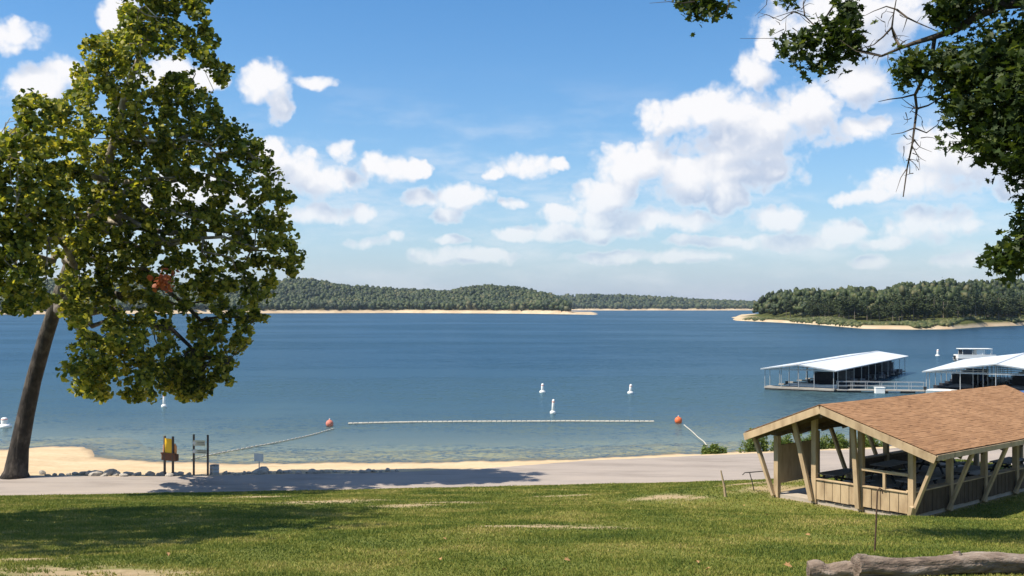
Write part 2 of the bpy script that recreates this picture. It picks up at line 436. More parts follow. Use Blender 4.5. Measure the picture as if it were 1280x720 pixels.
def sand_mat():
    m, N, L, B = new_mat('beach_sand')
    n = noise_tex(N, L, .25, 6, .65, mul=(.6, 1.6, 1)); n2 = noise_tex(N, L, 3, 6, .7)
    c = ramp(N, L, n.outputs['Fac'], [(.3, (.42,.30,.175)), (.5, (.52,.40,.245)), (.7, (.60,.49,.33))])
    c = mixrgb(N, L, .35, c, ramp(N, L, n2.outputs['Fac'], [(.3, (.34,.26,.165)), (.7, (.60,.49,.34))]))
    c = mixrgb(N, L, attr(N, 'wet'), c, (.27,.20,.135))
    L.new(c, B.inputs['Base Color']); B.inputs['Roughness'].default_value = .95; B.inputs['Specular IOR Level'].default_value = .15
    b = N.new('ShaderNodeBump'); b.inputs['Distance'].default_value = .05; L.new(n2.outputs['Fac'], b.inputs['Height']); L.new(b.outputs[0], B.inputs['Normal'])
    return m
M['sand'] = sand_mat()

def water_mat():
    m, N, L, B = new_mat('lake_water')
    N.remove(B)
    tc = N.new('ShaderNodeTexCoord'); P = tc.outputs['Object']
    def slope(scale, amp, mul):
        n = noise_tex(N, L, scale, 3, .6, vec=P, mul=mul)
        s = N.new('ShaderNodeVectorMath'); s.operation = 'SUBTRACT'; L.new(n.outputs['Color'], s.inputs[0]); s.inputs[1].default_value = (.5,.5,.5)
        k = N.new('ShaderNodeVectorMath'); k.operation = 'MULTIPLY'; L.new(s.outputs[0], k.inputs[0]); k.inputs[1].default_value = (amp*.7, amp, 0)
        return k.outputs[0]
    s1 = slope(3.2, .85, (.6, 1, 1)); s2 = slope(.6, .4, (.45, 1, 1))
    ad = N.new('ShaderNodeVectorMath'); ad.operation = 'ADD'; L.new(s1, ad.inputs[0]); L.new(s2, ad.inputs[1])
    # wind: ruffled and slick streaks
    w = noise_tex(N, L, .012, 5, .6, vec=P, mul=(.35, 1, 1))
    w2 = noise_tex(N, L, .05, 4, .6, vec=P, mul=(.22, 1, 1))
    ws = N.new('ShaderNodeMath'); ws.operation = 'MULTIPLY_ADD'; L.new(w2.outputs['Fac'], ws.inputs[0]); ws.inputs[1].default_value = .6; L.new(w.outputs['Fac'], ws.inputs[2])
    wr = N.new('ShaderNodeMapRange'); L.new(ws.outputs[0], wr.inputs['Value']); wr.inputs['From Min'].default_value = .70; wr.inputs['From Max'].default_value = .88
    wr.inputs['To Min'].default_value = .05; wr.inputs['To Max'].default_value = 1.9
    sc = N.new('ShaderNodeVectorMath'); sc.operation = 'SCALE'; L.new(ad.outputs[0], sc.inputs[0]); L.new(wr.outputs[0], sc.inputs['Scale'])
    up = N.new('ShaderNodeVectorMath'); up.operation = 'ADD'; L.new(sc.outputs[0], up.inputs[0]); up.inputs[1].default_value = (0, 0, 1)
    nm = N.new('ShaderNodeVectorMath'); nm.operation = 'NORMALIZE'; L.new(up.outputs[0], nm.inputs[0])
    fr = N.new('ShaderNodeFresnel'); fr.inputs['IOR'].default_value = 1.33; L.new(nm.outputs[0], fr.inputs['Normal'])
    gl = N.new('ShaderNodeBsdfGlossy'); gl.inputs['Roughness'].default_value = .22; L.new(nm.outputs[0], gl.inputs['Normal']); gl.inputs['Color'].default_value = (.23, .37, .48, 1)
    dep = attr(N, 'depth')
    def absorb(k):
        a = N.new('ShaderNodeMath'); a.operation = 'MULTIPLY'; L.new(dep, a.inputs[0]); a.inputs[1].default_value = -k
        e = N.new('ShaderNodeMath'); e.operation = 'EXPONENT'; L.new(a.outputs[0], e.inputs[0]); return e.outputs[0]
    body = N.new('ShaderNodeBsdfDiffuse')
    # scattered colour of the water itself: greener over the shallow shelf, blue over the deep
    L.new(mixrgb(N, L, absorb(.22), (.003,.028,.064), (.125,.215,.225)), body.inputs['Color'])
    tr = N.new('ShaderNodeBsdfTransparent'); tr.inputs['Color'].default_value = (.78,.90,.92,1)
    m1 = N.new('ShaderNodeMixShader'); L.new(absorb(.55), m1.inputs[0]); L.new(body.outputs[0], m1.inputs[1]); L.new(tr.outputs[0], m1.inputs[2])
    m2 = N.new('ShaderNodeMixShader'); L.new(fr.outputs[0], m2.inputs[0]); L.new(m1.outputs[0], m2.inputs[1]); L.new(gl.outputs[0], m2.inputs[2])
    L.new(m2.outputs[0], N['Material Output'].inputs[0])
    return m
M['water'] = water_mat()

def shingle_mat():
    m, N, L, B = new_mat('roof_shingle')
    g = N.new('ShaderNodeNewGeometry'); n = noise_tex(N, L, .7, 4, .6); n3 = noise_tex(N, L, 30, 3, .7)
    c = ramp(N, L, g.outputs['Random Per Island'], [(0, (.14,.074,.036)), (.12, (.23,.122,.055)), (.6, (.29,.158,.072)), (1, (.37,.21,.105))])
    c = mixrgb(N, L, .45, c, ramp(N, L, n.outputs['Fac'], [(.3, (.20,.112,.058)), (.7, (.37,.225,.128))]))
    c = mixrgb(N, L, .3, c, ramp(N, L, n3.outputs['Fac'], [(.3, (.16,.08,.045)), (.7, (.38,.22,.14))]))
    L.new(c, B.inputs['Base Color']); B.inputs['Roughness'].default_value = .95; B.inputs['Specular IOR Level'].default_value = .15
    return m
M['shingle'] = shingle_mat()

def hill_mat(name, sand_z, soft):
    m, N, L, B = new_mat(name)
    tc = N.new('ShaderNodeTexCoord'); s = N.new('ShaderNodeSeparateXYZ'); L.new(tc.outputs['Object'], s.inputs[0])
    n = noise_tex(N, L, .03, 5, .65, mul=(1, 1, 4))
    a = N.new('ShaderNodeMath'); a.operation = 'MULTIPLY_ADD'; L.new(n.outputs['Fac'], a.inputs[0]); a.inputs[1].default_value = soft*2; L.new(s.outputs[2], a.inputs[2])
    r = N.new('ShaderNodeMapRange'); L.new(a.outputs[0], r.inputs['Value']); r.inputs['From Min'].default_value = sand_z; r.inputs['From Max'].default_value = sand_z+soft
    sn = ramp(N, L, n.outputs['Fac'], [(.3, (.34,.25,.16)), (.6, (.50,.41,.29))])
    c = mixrgb(N, L, r.outputs[0], sn, (.075,.085,.03))
    L.new(c, B.inputs['Base Color']); B.inputs['Roughness'].default_value = 1.0; B.inputs['Specular IOR Level'].default_value = 0
    return m
M['hill'] = hill_mat('far_hill_ground', 8.0, 3.0)
M['point'] = hill_mat('point_ground', 2.6, 1.5)

# ------------------------------------------------------------------ terrain
ZR = 0.9                                   # road level above the lake
def curve(pts, z):
    w = [pix(x, y, z=z) for x, y in pts]
    xs = np.array([p.x for p in w]); ys = np.array([p.y for p in w])
    return lambda x: np.interp(x, xs, ys)
SHORE = curve([(-200,563),(-20,562),(25,561),(60,558.5),(105,558),(114,563),(120,570),(140,573),(180,577),(300,579.5),(450,578.5),(600,577),(680,575.5),(760,572),(880,566.5),(1000,561),(1150,556),(1400,550)], 0.0)
_SH = SHORE
def SHORE(x):
    x = np.asarray(x, float); return _SH(x) + .35*np.sin(x*.9+.5)*np.sin(x*.37) + .12*np.sin(x*2.3+1)*np.sin(x*.21+2) + .12*np.sin(x*5.1)
RFAR = curve([(-200,596),(35,595),(200,596),(330,593.5),(480,591),(600,586),(680,580),(740,575.5),(880,569.5),(1000,564.5),(1150,559),(1400,553)], ZR)
RNEAR = curve([(-200,622),(0,620),(200,616.5),(400,613),(600,608.5),(750,605),(860,602.5),(1000,598),(1150,594),(1400,588)], ZR)

PAV = dict(c=Vector((11.112, 35.219, 4.2)), th=0.881, w=3.73, he=2.294, ha=3.647, L=12.945, wp=2.65, p=.746)
PG = Vector((math.cos(PAV['th']), -math.sin(PAV['th']), 0)); PR_ = Vector((math.sin(PAV['th']), math.cos(PAV['th']), 0))

def sstep(t): t = np.clip(t, 0, 1); return t*t*(3-2*t)
def wob(x, y, s, seed=0.0):
    return (np.sin(x*s+1.3+seed)*np.cos(y*s*1.17+.4+seed*2)+.6*np.sin(x*s*2.3+y*s*1.9+seed*3)+.35*np.cos(x*s*4.1-y*s*3.7+seed))/1.95

def gz(x, y):
    x = np.asarray(x, float); y = np.asarray(y, float)
    d, r1, r0 = SHORE(x), RFAR(x), RNEAR(x)
    lawn = ZR + (9.6-ZR)*(1-y/r0) + .10*wob(x, y, .22)*sstep((r0-y)/6)
    lawn = np.where(y < 0, 9.6 + np.minimum(-y*.06, 3.0) + .1*wob(x, y, .22), lawn)
    # level ground around the picnic shelter
    a = (x-PAV['c'].x)*PG.x + (y-PAV['c'].y)*PG.y; b = (x-PAV['c'].x)*PR_.x + (y-PAV['c'].y)*PR_.y
    ex = np.maximum(np.abs(a-.2)-3.3, 0); ey = np.maximum(np.abs(b-6.8)-7.2, 0); dist = np.hypot(ex, ey)
    k = 1-sstep(dist/np.where(a > 0, 6.5, 7.5))
    lawn = lawn*(1-k) + (PAV['c'].z-.03)*k
    t = (y-r1)/np.maximum(d-r1, .3)
    beach = ZR*(1-sstep(t)*.35-t*.65) + .05*wob(x, y, .9)*np.clip(t*(1-t)*4, 0, 1)
    bed = -np.minimum((y-d)*.055, 7.5)
    z = np.where(y < r0, lawn, np.where(y < r1, ZR, np.where(y < d, beach, bed)))
    return z

def hit(px, py):
    """where the ray through a photo pixel meets the ground"""
    dx, dz = (px-640)/F, (HZ-py)/F
    t = 4.0
    while t < 400:
        if CZ+dz*t <= float(gz(dx*t, t)): break
        t += .05
    return Vector((dx*t, t, float(gz(dx*t, t))))
def on_ground(x, y): return Vector((x, y, float(gz(x, y))))

# worn patches in the lawn (photo column, row, half width, half height)
DIRT = [(hit(px, py), rx, ry) for px, py, rx, ry in (
 (672,658,2.2,.8),(700,620,1.4,1.0),(830,622,1.6,1.0),(505,632,1.6,1.6),(400,627,3.0,2.4),(120,714,1.6,.7),(20,700,.9,.6),(900,607,4.0,1.0),(330,621,2.4,1.3),(560,628,2.0,1.4),(990,612,2.4,1.2),(60,719,.9,.4),(170,721,1.2,.4))]
def dirt(x, y):
    d = np.zeros_like(x)
    for p, rx, ry in DIRT:
        q = np.hypot((x-p.x)/rx, (y-p.y)/ry) + .45*wob(x, y, 2.6, 1.0) + .4*wob(x, y, 6.3, 2.0) + .3*wob(x, y, 13.7, 4.0)
        d = np.maximum(d, 1-sstep((q-.2)/1.0))
    r0 = RNEAR(x)
    d = np.maximum(d, 1-sstep((r0-y+.5*wob(x, y, 1.1))/.9))          # bare verge along the road
    a = (x-PAV['c'].x)*PG.x + (y-PAV['c'].y)*PG.y; b = (x-PAV['c'].x)*PR_.x + (y-PAV['c'].y)*PR_.y
    q = np.maximum(np.abs(a)-2.5, np.abs(b-6.5)-5.9)
    d = np.maximum(d, .9*(1-sstep((q+.2*wob(x, y, 1.9))/.5)))
    return np.clip(d, 0, 1)

def axis(segs):
    out = []
    for a, b, s in segs: out += list(np.arange(a, b, s))
    out.append(segs[-1][1]); return np.array(out, float)

def grid_mesh(name, xs, ys, zf, attrs, mat, kind='structure'):
    X, Y = np.meshgrid(xs, ys)
    Z = zf(X, Y)
    v = np.stack([X.ravel(), Y.ravel(), Z.ravel()], 1)
    nx, ny = len(xs), len(ys)
    i = np.arange(nx-1)[None, :] + np.arange(ny-1)[:, None]*nx
    q = np.stack([i, i+1, i+1+nx, i+nx], -1).reshape(-1, 4)
    me = mesh_np(name, v, q)
    for k, fn in attrs.items():
        a = me.attributes.new(k, 'FLOAT', 'POINT'); a.data.foreach_set('value', fn(X, Y).ravel().astype(np.float32))
    me.polygons.foreach_set('use_smooth', [True]*len(me.polygons))
    o = link(name, me, mat); o['kind'] = kind
    return o

gx = np.concatenate([-np.geomspace(4700, 66, 16), axis([(-65, -45, 1), (-45, 45, .4), (45, 65, 1)]), np.geomspace(66, 4700, 16)])
gy = np.concatenate([-np.geomspace(4700, 11, 16), axis([(-10, 10, 1), (10, 30, .3), (30, 90, .4), (90, 130, 2)]), np.geomspace(132, 4700, 18)])
def ground_z(x, y):
    under = sstep((y-RNEAR(x)-.3)/.8)*(1-sstep((y-SHORE(x)-9)/2))
    return gz(x, y) - .07*under
grid_mesh('ground', gx, gy, ground_z, {'dirt': dirt, 'bed': lambda x, y: sstep((y-RFAR(x))/.5)}, M['ground'])

# road and beach: strips that follow the shore
def strip(name, xs, lo, hi, n, lift, mat, attrs=None):
    V = []; T = np.linspace(0, 1, n)
    for t in T:
        y = lo(xs) + (hi(xs)-lo(xs))*t
        V.append(np.stack([xs, y, gz(xs, y)+lift], 1))
    V = np.concatenate(V); m = len(xs)
    i = np.arange(m-1)[None, :] + np.arange(n-1)[:, None]*m
    q = np.stack([i, i+1, i+1+m, i+m], -1).reshape(-1, 4)
    me = mesh_np(name, V, q)
    for k, fn in (attrs or {}).items():
        a = me.attributes.new(k, 'FLOAT', 'POINT'); a.data.foreach_set('value', fn(V[:, 0], V[:, 1]).astype(np.float32))
    me.polygons.foreach_set('use_smooth', [True]*len(me.polygons))
    o = link(name, me, mat); o['kind'] = 'structure'; return o
sxs = axis([(-120, -60, 2), (-60, 60, .35), (60, 120, 2)])
edge = lambda x, s: .16*wob(x, x*.3, 1.1, s) + .10*wob(x, x*.7, 3.7, s)
strip('road', sxs, lambda x: RNEAR(x)+edge(x, 1.), lambda x: RFAR(x)+edge(x, 2.), 12, .012, M['asphalt'])
strip('beach', sxs, lambda x: RFAR(x)-.35, lambda x: SHORE(x)+10, 44, .0, M['sand'],
      {'wet': lambda x, y: sstep((y-SHORE(x)+1.3+.5*wob(x, y, .8))/1.1)*.85*(1-sstep((y-SHORE(x)-.6)/2.5))})

# lake
wx = np.concatenate([-np.geomspace(4700, 66, 14), axis([(-65, 65, 1.0)]), np.geomspace(66, 4700, 14)])
wy = np.concatenate([axis([(55, 110, .6), (110, 170, 3)]), np.geomspace(172, 4700, 24)])
lake = grid_mesh('lake', wx, wy, lambda x, y: np.zeros_like(x), {'depth': lambda x, y: np.maximum(0, -gz(x, y))}, M['water'])

# ------------------------------------------------------------------ leaves and crowns
HEXLEAF = (np.array([(0,-.5,0),(.42,-.2,.10),(.40,.25,.10),(0,.5,-.04),(-.40,.25,.10),(-.42,-.2,.10)]),
           np.array([(0,1,2),(0,2,3),(0,3,4),(0,4,5)]))
_ol = [(0,-.55),(.10,-.30),(.34,-.34),(.20,-.08),(.42,.10),(.18,.14),(.16,.34),(0,.52),(-.16,.34),(-.18,.14),(-.42,.10),(-.20,-.08),(-.34,-.34),(-.10,-.30)]
OAKLEAF = (np.array([(0,0,0)]+[(x, y, .22*abs(x)-.1*y*y) for x, y in _ol]), np.array([(0,i+1,(i+1) % 14+1) for i in range(14)]))
QUADLEAF = (np.array([(0,-.5,0),(.36,0,.12),(0,.5,0),(-.36,0,.12)]), np.array([(0,1,2),(0,2,3)]))

def rand_rot(n, rng, upbias=0.0):
    q = rng.normal(size=(n, 4))
    if upbias: q[:, 0] += 0
    q /= np.linalg.norm(q, axis=1)[:, None]
    w, x, y, z = q.T
    return np.stack([np.stack([1-2*(y*y+z*z), 2*(x*y-z*w), 2*(x*z+y*w)], -1), np.stack([2*(x*y+z*w), 1-2*(x*x+z*z), 2*(y*z-x*w)], -1), np.stack([2*(x*z-y*w), 2*(y*z+x*w), 1-2*(x*x+y*y)], -1)], 1)

def scatter(centres, sizes, leaf, rng, rots=None):
    V, T = leaf; n = len(centres)
    Rm = rand_rot(n, rng) if rots is None else rots
    v = np.einsum('nij,kj->nki', Rm, V)*sizes[:, None, None] + centres[:, None, :]
    t = T[None] + (np.arange(n)*len(V))[:, None, None]
    return v.reshape(-1, 3), t.reshape(-1, 3)

def hang_rots(n, rng, tilt=.9):
    """leaves that mostly lie flat or hang, facing up with a spread"""
    nrm = rng.normal(size=(n, 3))*tilt + np.array([0, 0, 1.0]); nrm /= np.linalg.norm(nrm, axis=1)[:, None]
    a = rng.normal(size=(n, 3)); a -= (a*nrm).sum(1)[:, None]*nrm; a /= np.linalg.norm(a, axis=1)[:, None]
    b = np.cross(nrm, a)
    return np.stack([a, b, nrm], -1)

def inpoly(px, py, poly):
    c = np.zeros(len(px), bool); n = len(poly)
    for i in range(n):
        x0, y0 = poly[i]; x1, y1 = poly[(i+1) % n]
        if y0 == y1: continue
        k = ((y0 > py) != (y1 > py)) & (px < (x1-x0)*(py-y0)/(y1-y0)+x0)
        c ^= k
    return c

def wander(p0, p1, n, amp, rng, sag=0.0):
    p0, p1 = Vector(p0), Vector(p1); L = (p1-p0).length; pts = []
    off = Vector((0, 0, 0))
    for i in range(n+1):
        t = i/n
        if 0 < i < n: off = off*.6 + Vector(rng.normal(size=3)*amp*L/n)
        elif i == n: off = Vector((0, 0, 0))
        pts.append(p0.lerp(p1, t) + off + Vector((0, 0, -sag*L*4*t*(1-t))))
    return pts

# the big leaning sycamore beyond the road
def sycamore():
    rng = np.random.default_rng(5)
    D0 = 61.5
    base = pix(20, 596, y=D0); base.z = float(gz(base.x, base.y))-.05
    t = thing('sycamore_tree', 'tall leaning sycamore with dense olive green crown beyond the road at the left', 'tree', base)
    W = lambda px, py, dy=0.0: pix(px, py, y=D0+dy)
    T_ = lambda px, py: W(px, py, -.19*max(0, 500-py)*D0/F)
    path = [W(19,600), W(20,590), W(24,560), W(32,520), W(42,475), T_(56,425), T_(72,375), T_(90,325), T_(108,285), T_(126,235), T_(142,180), T_(156,120), T_(178,60), T_(205,10), T_(222,-30)]
    rad = [.95,.70,.56,.50,.46,.43,.40,.37,.33,.28,.25,.19,.13,.09,.05]
    b = MB().tube([p-base for p in path], rad, 14)
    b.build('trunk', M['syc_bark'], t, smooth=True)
    top = [(150,18),(160,-18),(205,-34),(262,-22),(258,12),(266,52),(286,104),(272,100),(258,78),(232,68),(205,72),(188,64),(172,55),(155,38)]
    main = [(100,72),(106,45),(128,38),(170,46),(186,74),(184,105),(198,108),(215,96),(245,92),(262,112),(268,140),(288,152),(305,164),(322,178),(340,202),(346,232),(364,262),(374,305),(366,338),(345,352),(330,372),(326,402),(312,410),(302,436),(286,462),(266,490),(236,497),(206,482),(202,455),(193,488),(172,502),(158,470),(140,462),(134,500),(118,500),(104,488),(82,462),(84,440),(100,420),(84,392),(62,376),(22,386),(0,368),(-45,345),(-70,290),(-40,225),(-12,188),(22,168),(30,132),(45,120),(62,138),(86,112),(94,100)]
    holes = [(244,247,10),(186,247,7),(344,150,0),(258,300,7),(302,250,6),(215,372,8),(78,330,9),(120,395,10),(196,330,6),(280,330,6),(60,352,10),(228,430,7),(320,300,5)]
    # clumps: each a small bunch of leaves on a twig end
    lx, ly = [], []
    tries = 0
    while len(lx) < 330 and tries < 30000:
        tries += 1
        x_, y_ = rng.uniform(-75, 375), rng.uniform(-70, 505)
        if not (inpoly(np.array([x_]), np.array([y_]), main)[0] or inpoly(np.array([x_]), np.array([y_]), top)[0]): continue
        if any(math.hypot(x_-hx, y_-hy) < hr+9 for hx, hy, hr in holes): continue
        if lx and np.min(np.hypot(np.array(lx)-x_, np.array(ly)-y_)) < 13.5: continue
        lx.append(x_); ly.append(y_)
    for x_, y_ in ((125,488),(118,470),(110,455),(165,490),(172,476),(232,488),(252,480),(218,470),(272,470),(240,462),(283,452),(296,430),(258,446)): lx.append(x_); ly.append(y_)
    lx, ly = np.array(lx), np.array(ly)
    q = np.clip(np.hypot((lx-165)/215, (ly-240)/290), 0, 1)
    ld = rng.uniform(-1, 1, len(lx)); ld = np.sign(ld)*np.abs(ld)**.7*3.0*np.sqrt(1-q*q*.92)
    ld = ld + 1.3 - .21*(594-ly)*D0/F - 9.5*sstep((135-lx)/110) - 5.5*sstep((205-lx)/40)*sstep((ly-375)/40)*sstep((lx-40)/70)
    px, py, dy = [], [], []
    for x_, y_, d_ in zip(lx, ly, ld):
        k = int(rng.integers(7, 14)); rr_ = rng.uniform(8, 15)
        p = rng.normal(size=(k, 3)); p /= np.linalg.norm(p, axis=1)[:, None]; p *= (rng.uniform(.25, 1, k)**.5*rr_)[:, None]
        px.append(x_+p[:, 0]); py.append(y_+p[:, 1]*.85); dy.append(d_+p[:, 2]*D0/F*1.3)
    fx, fy = rng.uniform(-75, 375, 3600), rng.uniform(-70, 505, 3600)
    ok = inpoly(fx, fy, main) | inpoly(fx, fy, top)
    for hx, hy, hr in holes: ok &= np.hypot(fx-hx, fy-hy) > hr
    ok &= (np.sin(fx*.06+1)*np.cos(fy*.065+.5) + .8*np.sin(fx*.13-fy*.11+2) + .6*np.sin(fx*.23+fy*.2)) > -.45 + .35*(fx > 230) + .3*(fy > 400)
    fx, fy = fx[ok], fy[ok]
    q = np.clip(np.hypot((fx-165)/215, (fy-240)/290), 0, 1)
    fd = rng.uniform(-1, 1, len(fx))*3.2*np.sqrt(1-q*q*.92) + 1.3 - .21*(594-fy)*D0/F - 9.5*sstep((135-fx)/110) - 5.5*sstep((205-fx)/40)*sstep((fy-375)/40)*sstep((fx-40)/70)
    px.append(fx); py.append(fy); dy.append(fd)
    px, py, dy = np.concatenate(px), np.concatenate(py), np.concatenate(dy)
    C = np.array([W(a, b_, c) for a, b_, c in zip(px, py, dy)])
    leaves = []; sizes = []
    for c in C:
        k = int(rng.integers(8, 18)); r = rng.uniform(.22, .48)
        p = rng.normal(size=(k, 3)); p /= np.linalg.norm(p, axis=1)[:, None]; p *= (rng.uniform(.3, 1, k)**.5*r)[:, None]; p[:, 2] *= .85
        leaves.append(c+p); sizes.append(rng.uniform(.16, .36, k))
    leaves = np.concatenate(leaves); sizes = np.concatenate(sizes)
    redc = np.array(W(205, 352, -8.0)); isred = np.linalg.norm((leaves-redc)*np.array([1, .35, .8]), axis=1) < .75
    v, f = scatter(leaves[~isred]-np.array(base), sizes[~isred], HEXLEAF, rng, hang_rots((~isred).sum(), rng, 1.0))
    link('crown', mesh_np('crown', v, f), M['syc_leaf'], t)
    extra = redc + rng.normal(size=(60, 3))*np.array([.3, .4, .3])
    lv = np.concatenate([leaves[isred], extra]); ls = np.concatenate([sizes[isred], rng.uniform(.2, .34, 60)])
    v, f = scatter(lv-np.array(base), ls, HEXLEAF, rng, hang_rots(len(lv), rng, 1.0))
    o = link('red_leaf_spray', mesh_np('red_leaf_spray', v, f), M['red_leaf'], t); o['kind'] = 'stuff'; o['label'] = 'small spray of reddened leaves low in the crown'
    # limbs
    pick = rng.permutation(len(C))
    hub = [(path[i], rad[i]) for i in range(6, 14)]
    limbs = []
    for k in range(34):
        e = Vector(C[pick[k]])
        cand = [h for h in hub if h[0].z < e.z+3.5] or hub[:1]
        s = min(cand, key=lambda h: (h[0]-e).length + abs(h[0].z+2-e.z)*.4)
        pts = wander(s[0], e, 8, .35, rng, -.05)
        r0 = min(s[1]*.62, .05+.022*(e-s[0]).length)
        mb = MB().tube([p-base for p in pts], [r0*(1-.85*i/8)+.012 for i in range(9)], 7)
        limbs.append(pts); mb.build('limb', M['syc_bark'], t, smooth=True)
    tw = MB()
    for k in range(34, 330):
        e = Vector(C[pick[k]])
        best = min((p for L_ in limbs for p in L_[2:]), key=lambda p: (p-e).length)
        if (best-e).length > 6: continue
        pts = wander(best, e, 4, .3, rng)
        tw.tube([p-base for p in pts], [.045, .036, .028, .02, .012], 5)
    o = tw.build('twigs', M['syc_bark'], t); o['kind'] = 'stuff'
sycamore()

# spreading oak at the right edge: trunk outside the frame, boughs hanging into it
def oak():
    rng = np.random.default_rng(21)
    base = on_ground(9.4, 8.6); base.z -= .1
    t = thing('oak_tree', 'dark leafy oak boughs with bare twigs hanging in from the upper right', 'tree', base)
    W = lambda px, py, y: pix(px, py, y=y)
    trunk = [base, base+Vector((-.1,.05,1.2)), base+Vector((-.3,.1,3)), base+Vector((-.7,.3,5.2)), base+Vector((-1.0,.5,7.5)), base+Vector((-.9,.6,10)), base+Vector((-.6,.4,12.5))]
    MB().tube([p-base for p in trunk], [.50,.40,.36,.32,.27,.2,.1], 12).build('trunk', M['oak_bark'], t, smooth=True)
    start = trunk[3]
    bough = [start, start.lerp(W(1310,-6,9.9), .5)+Vector((0,.1,.25)), W(1310,-6,9.9), W(1283,3,10.0), W(1250,7,10.1), W(1222,20,10.2), W(1195,37,10.3), W(1168,46,10.3), W(1142,54,10.4), W(1126,60,10.5), W(1102,70,10.6), W(1075,63,10.7), W(1052,56,10.8)]
    rr = [.14,.10,.062,.052,.046,.042,.036,.030,.022,.016,.013,.010,.006]
    MB().tube([p-base for p in bough], rr, 8).build('bough', M['oak_bark'], t, smooth=True)
    b2 = [trunk[3]+Vector((0,0,-.4)), W(1400,120,9.6), W(1320,110,9.8), W(1262,92,10.0), W(1225,85,10.1), W(1190,88,10.2)]
    MB().tube([p-base for p in b2], [.12,.08,.055,.04,.026,.010], 8).build('bough', M['oak_bark'], t, smooth=True)
    b3 = [trunk[2], W(1480,330,9.2), W(1350,310,9.6), W(1290,290,9.9), W(1250,322,10.0)]
    MB().tube([p-base for p in b3], [.10,.06,.04,.024,.008], 8).build('bough', M['oak_bark'], t, smooth=True)
    b4 = [trunk[4], W(1180,-160,10.2), W(1100,-80,10.6), W(1060,-20,10.8), W(1030,25,10.9)]
    MB().tube([p-base for p in b4], [.10,.06,.035,.018,.008], 8).build('bough', M['oak_bark'], t, smooth=True)
    b5 = [trunk[4], W(1100,-230,10.8), W(960,-90,11.2), W(905,-30,11.4), W(868,2,11.5)]
    MB().tube([p-base for p in b5], [.10,.05,.03,.016,.007], 8).build('bough', M['oak_bark'], t, smooth=True)
    # bare twigs
    tw = MB()
    def twig(pts, r0, y):
        p = [W(a, b_, y+rng.uniform(-.15, .15)) for a, b_ in pts]
        n = len(p); tw.tube([q-base for q in p], [1.5*r0*(1-.75*i/(n-1)) for i in range(n)], 5)
    for pts, r0 in (([(1168,46),(1166,62),(1164,80),(1152,102),(1144,118),(1146,136),(1143,160),(1140,182),(1134,210),(1129,246)], .016),
                    ([(1164,80),(1176,92),(1185,104),(1184,118)], .008), ([(1144,118),(1128,122),(1112,124),(1098,127)], .007),
                    ([(1146,136),(1160,132),(1174,124),(1186,118)], .008), ([(1143,160),(1128,166),(1114,168)], .005), ([(1143,160),(1158,166),(1172,156),(1178,142)], .006),
                    ([(1146,136),(1136,130),(1126,122)], .005), ([(1140,182),(1148,196),(1150,212)], .004), ([(1141,172),(1150,184),(1165,190)], .004), ([(1134,210),(1126,222),(1120,240)], .004),
                    ([(1126,60),(1118,46),(1115,34),(1117,18),(1121,-4)], .012), ([(1115,34),(1104,46),(1092,56),(1072,62)], .008), ([(1121,12),(1108,8),(1092,14),(1080,20)], .006),
                    ([(1121,12),(1134,22),(1146,28),(1160,34),(1170,38)], .008), ([(1134,22),(1131,32),(1128,40)], .004), ([(1146,28),(1152,20)], .003),
                    ([(1102,70),(1090,68),(1070,64),(1050,50)], .007), ([(1115,34),(1122,48),(1132,54)], .005),
                    ([(1052,56),(1036,48),(1020,34),(1006,20),(992,14),(968,22)], .008), ([(1006,20),(1004,6),(1010,-6)], .006), ([(992,14),(976,26),(958,18),(948,22)], .004),
                    ([(1020,34),(1000,44),(975,48),(925,48)], .005), ([(975,48),(962,52)], .003), ([(868,2),(852,4),(836,2),(812,4)], .005), ([(905,-30),(912,0),(908,18),(892,26)], .005), ([(960,-10),(958,6),(944,20)], .004)):
        twig(pts, r0, 10.4 if pts[0][0] > 1060 else 10.9)
    for k in range(70):                                             # fine side sprays
        a = [(1150,110),(1145,140),(1142,175),(1135,205),(1116,30),(1095,60),(1130,60),(1010,20),(980,30),(1060,58),(1165,70)][k % 11]
        x, y = a[0]+rng.uniform(-16, 16), a[1]+rng.uniform(-14, 14)
        ang = rng.uniform(0, 6.28); l = rng.uniform(8, 24)
        pts = [(x, y)]
        for i in range(3): ang += rng.normal()*.5; pts.append((pts[-1][0]+math.cos(ang)*l/3, pts[-1][1]+math.sin(ang)*l/3))
        twig(pts, .0035, 10.5 if a[0] > 1060 else 10.9)
    o = tw.build('twigs', M['oak_bark'], t); o['kind'] = 'stuff'
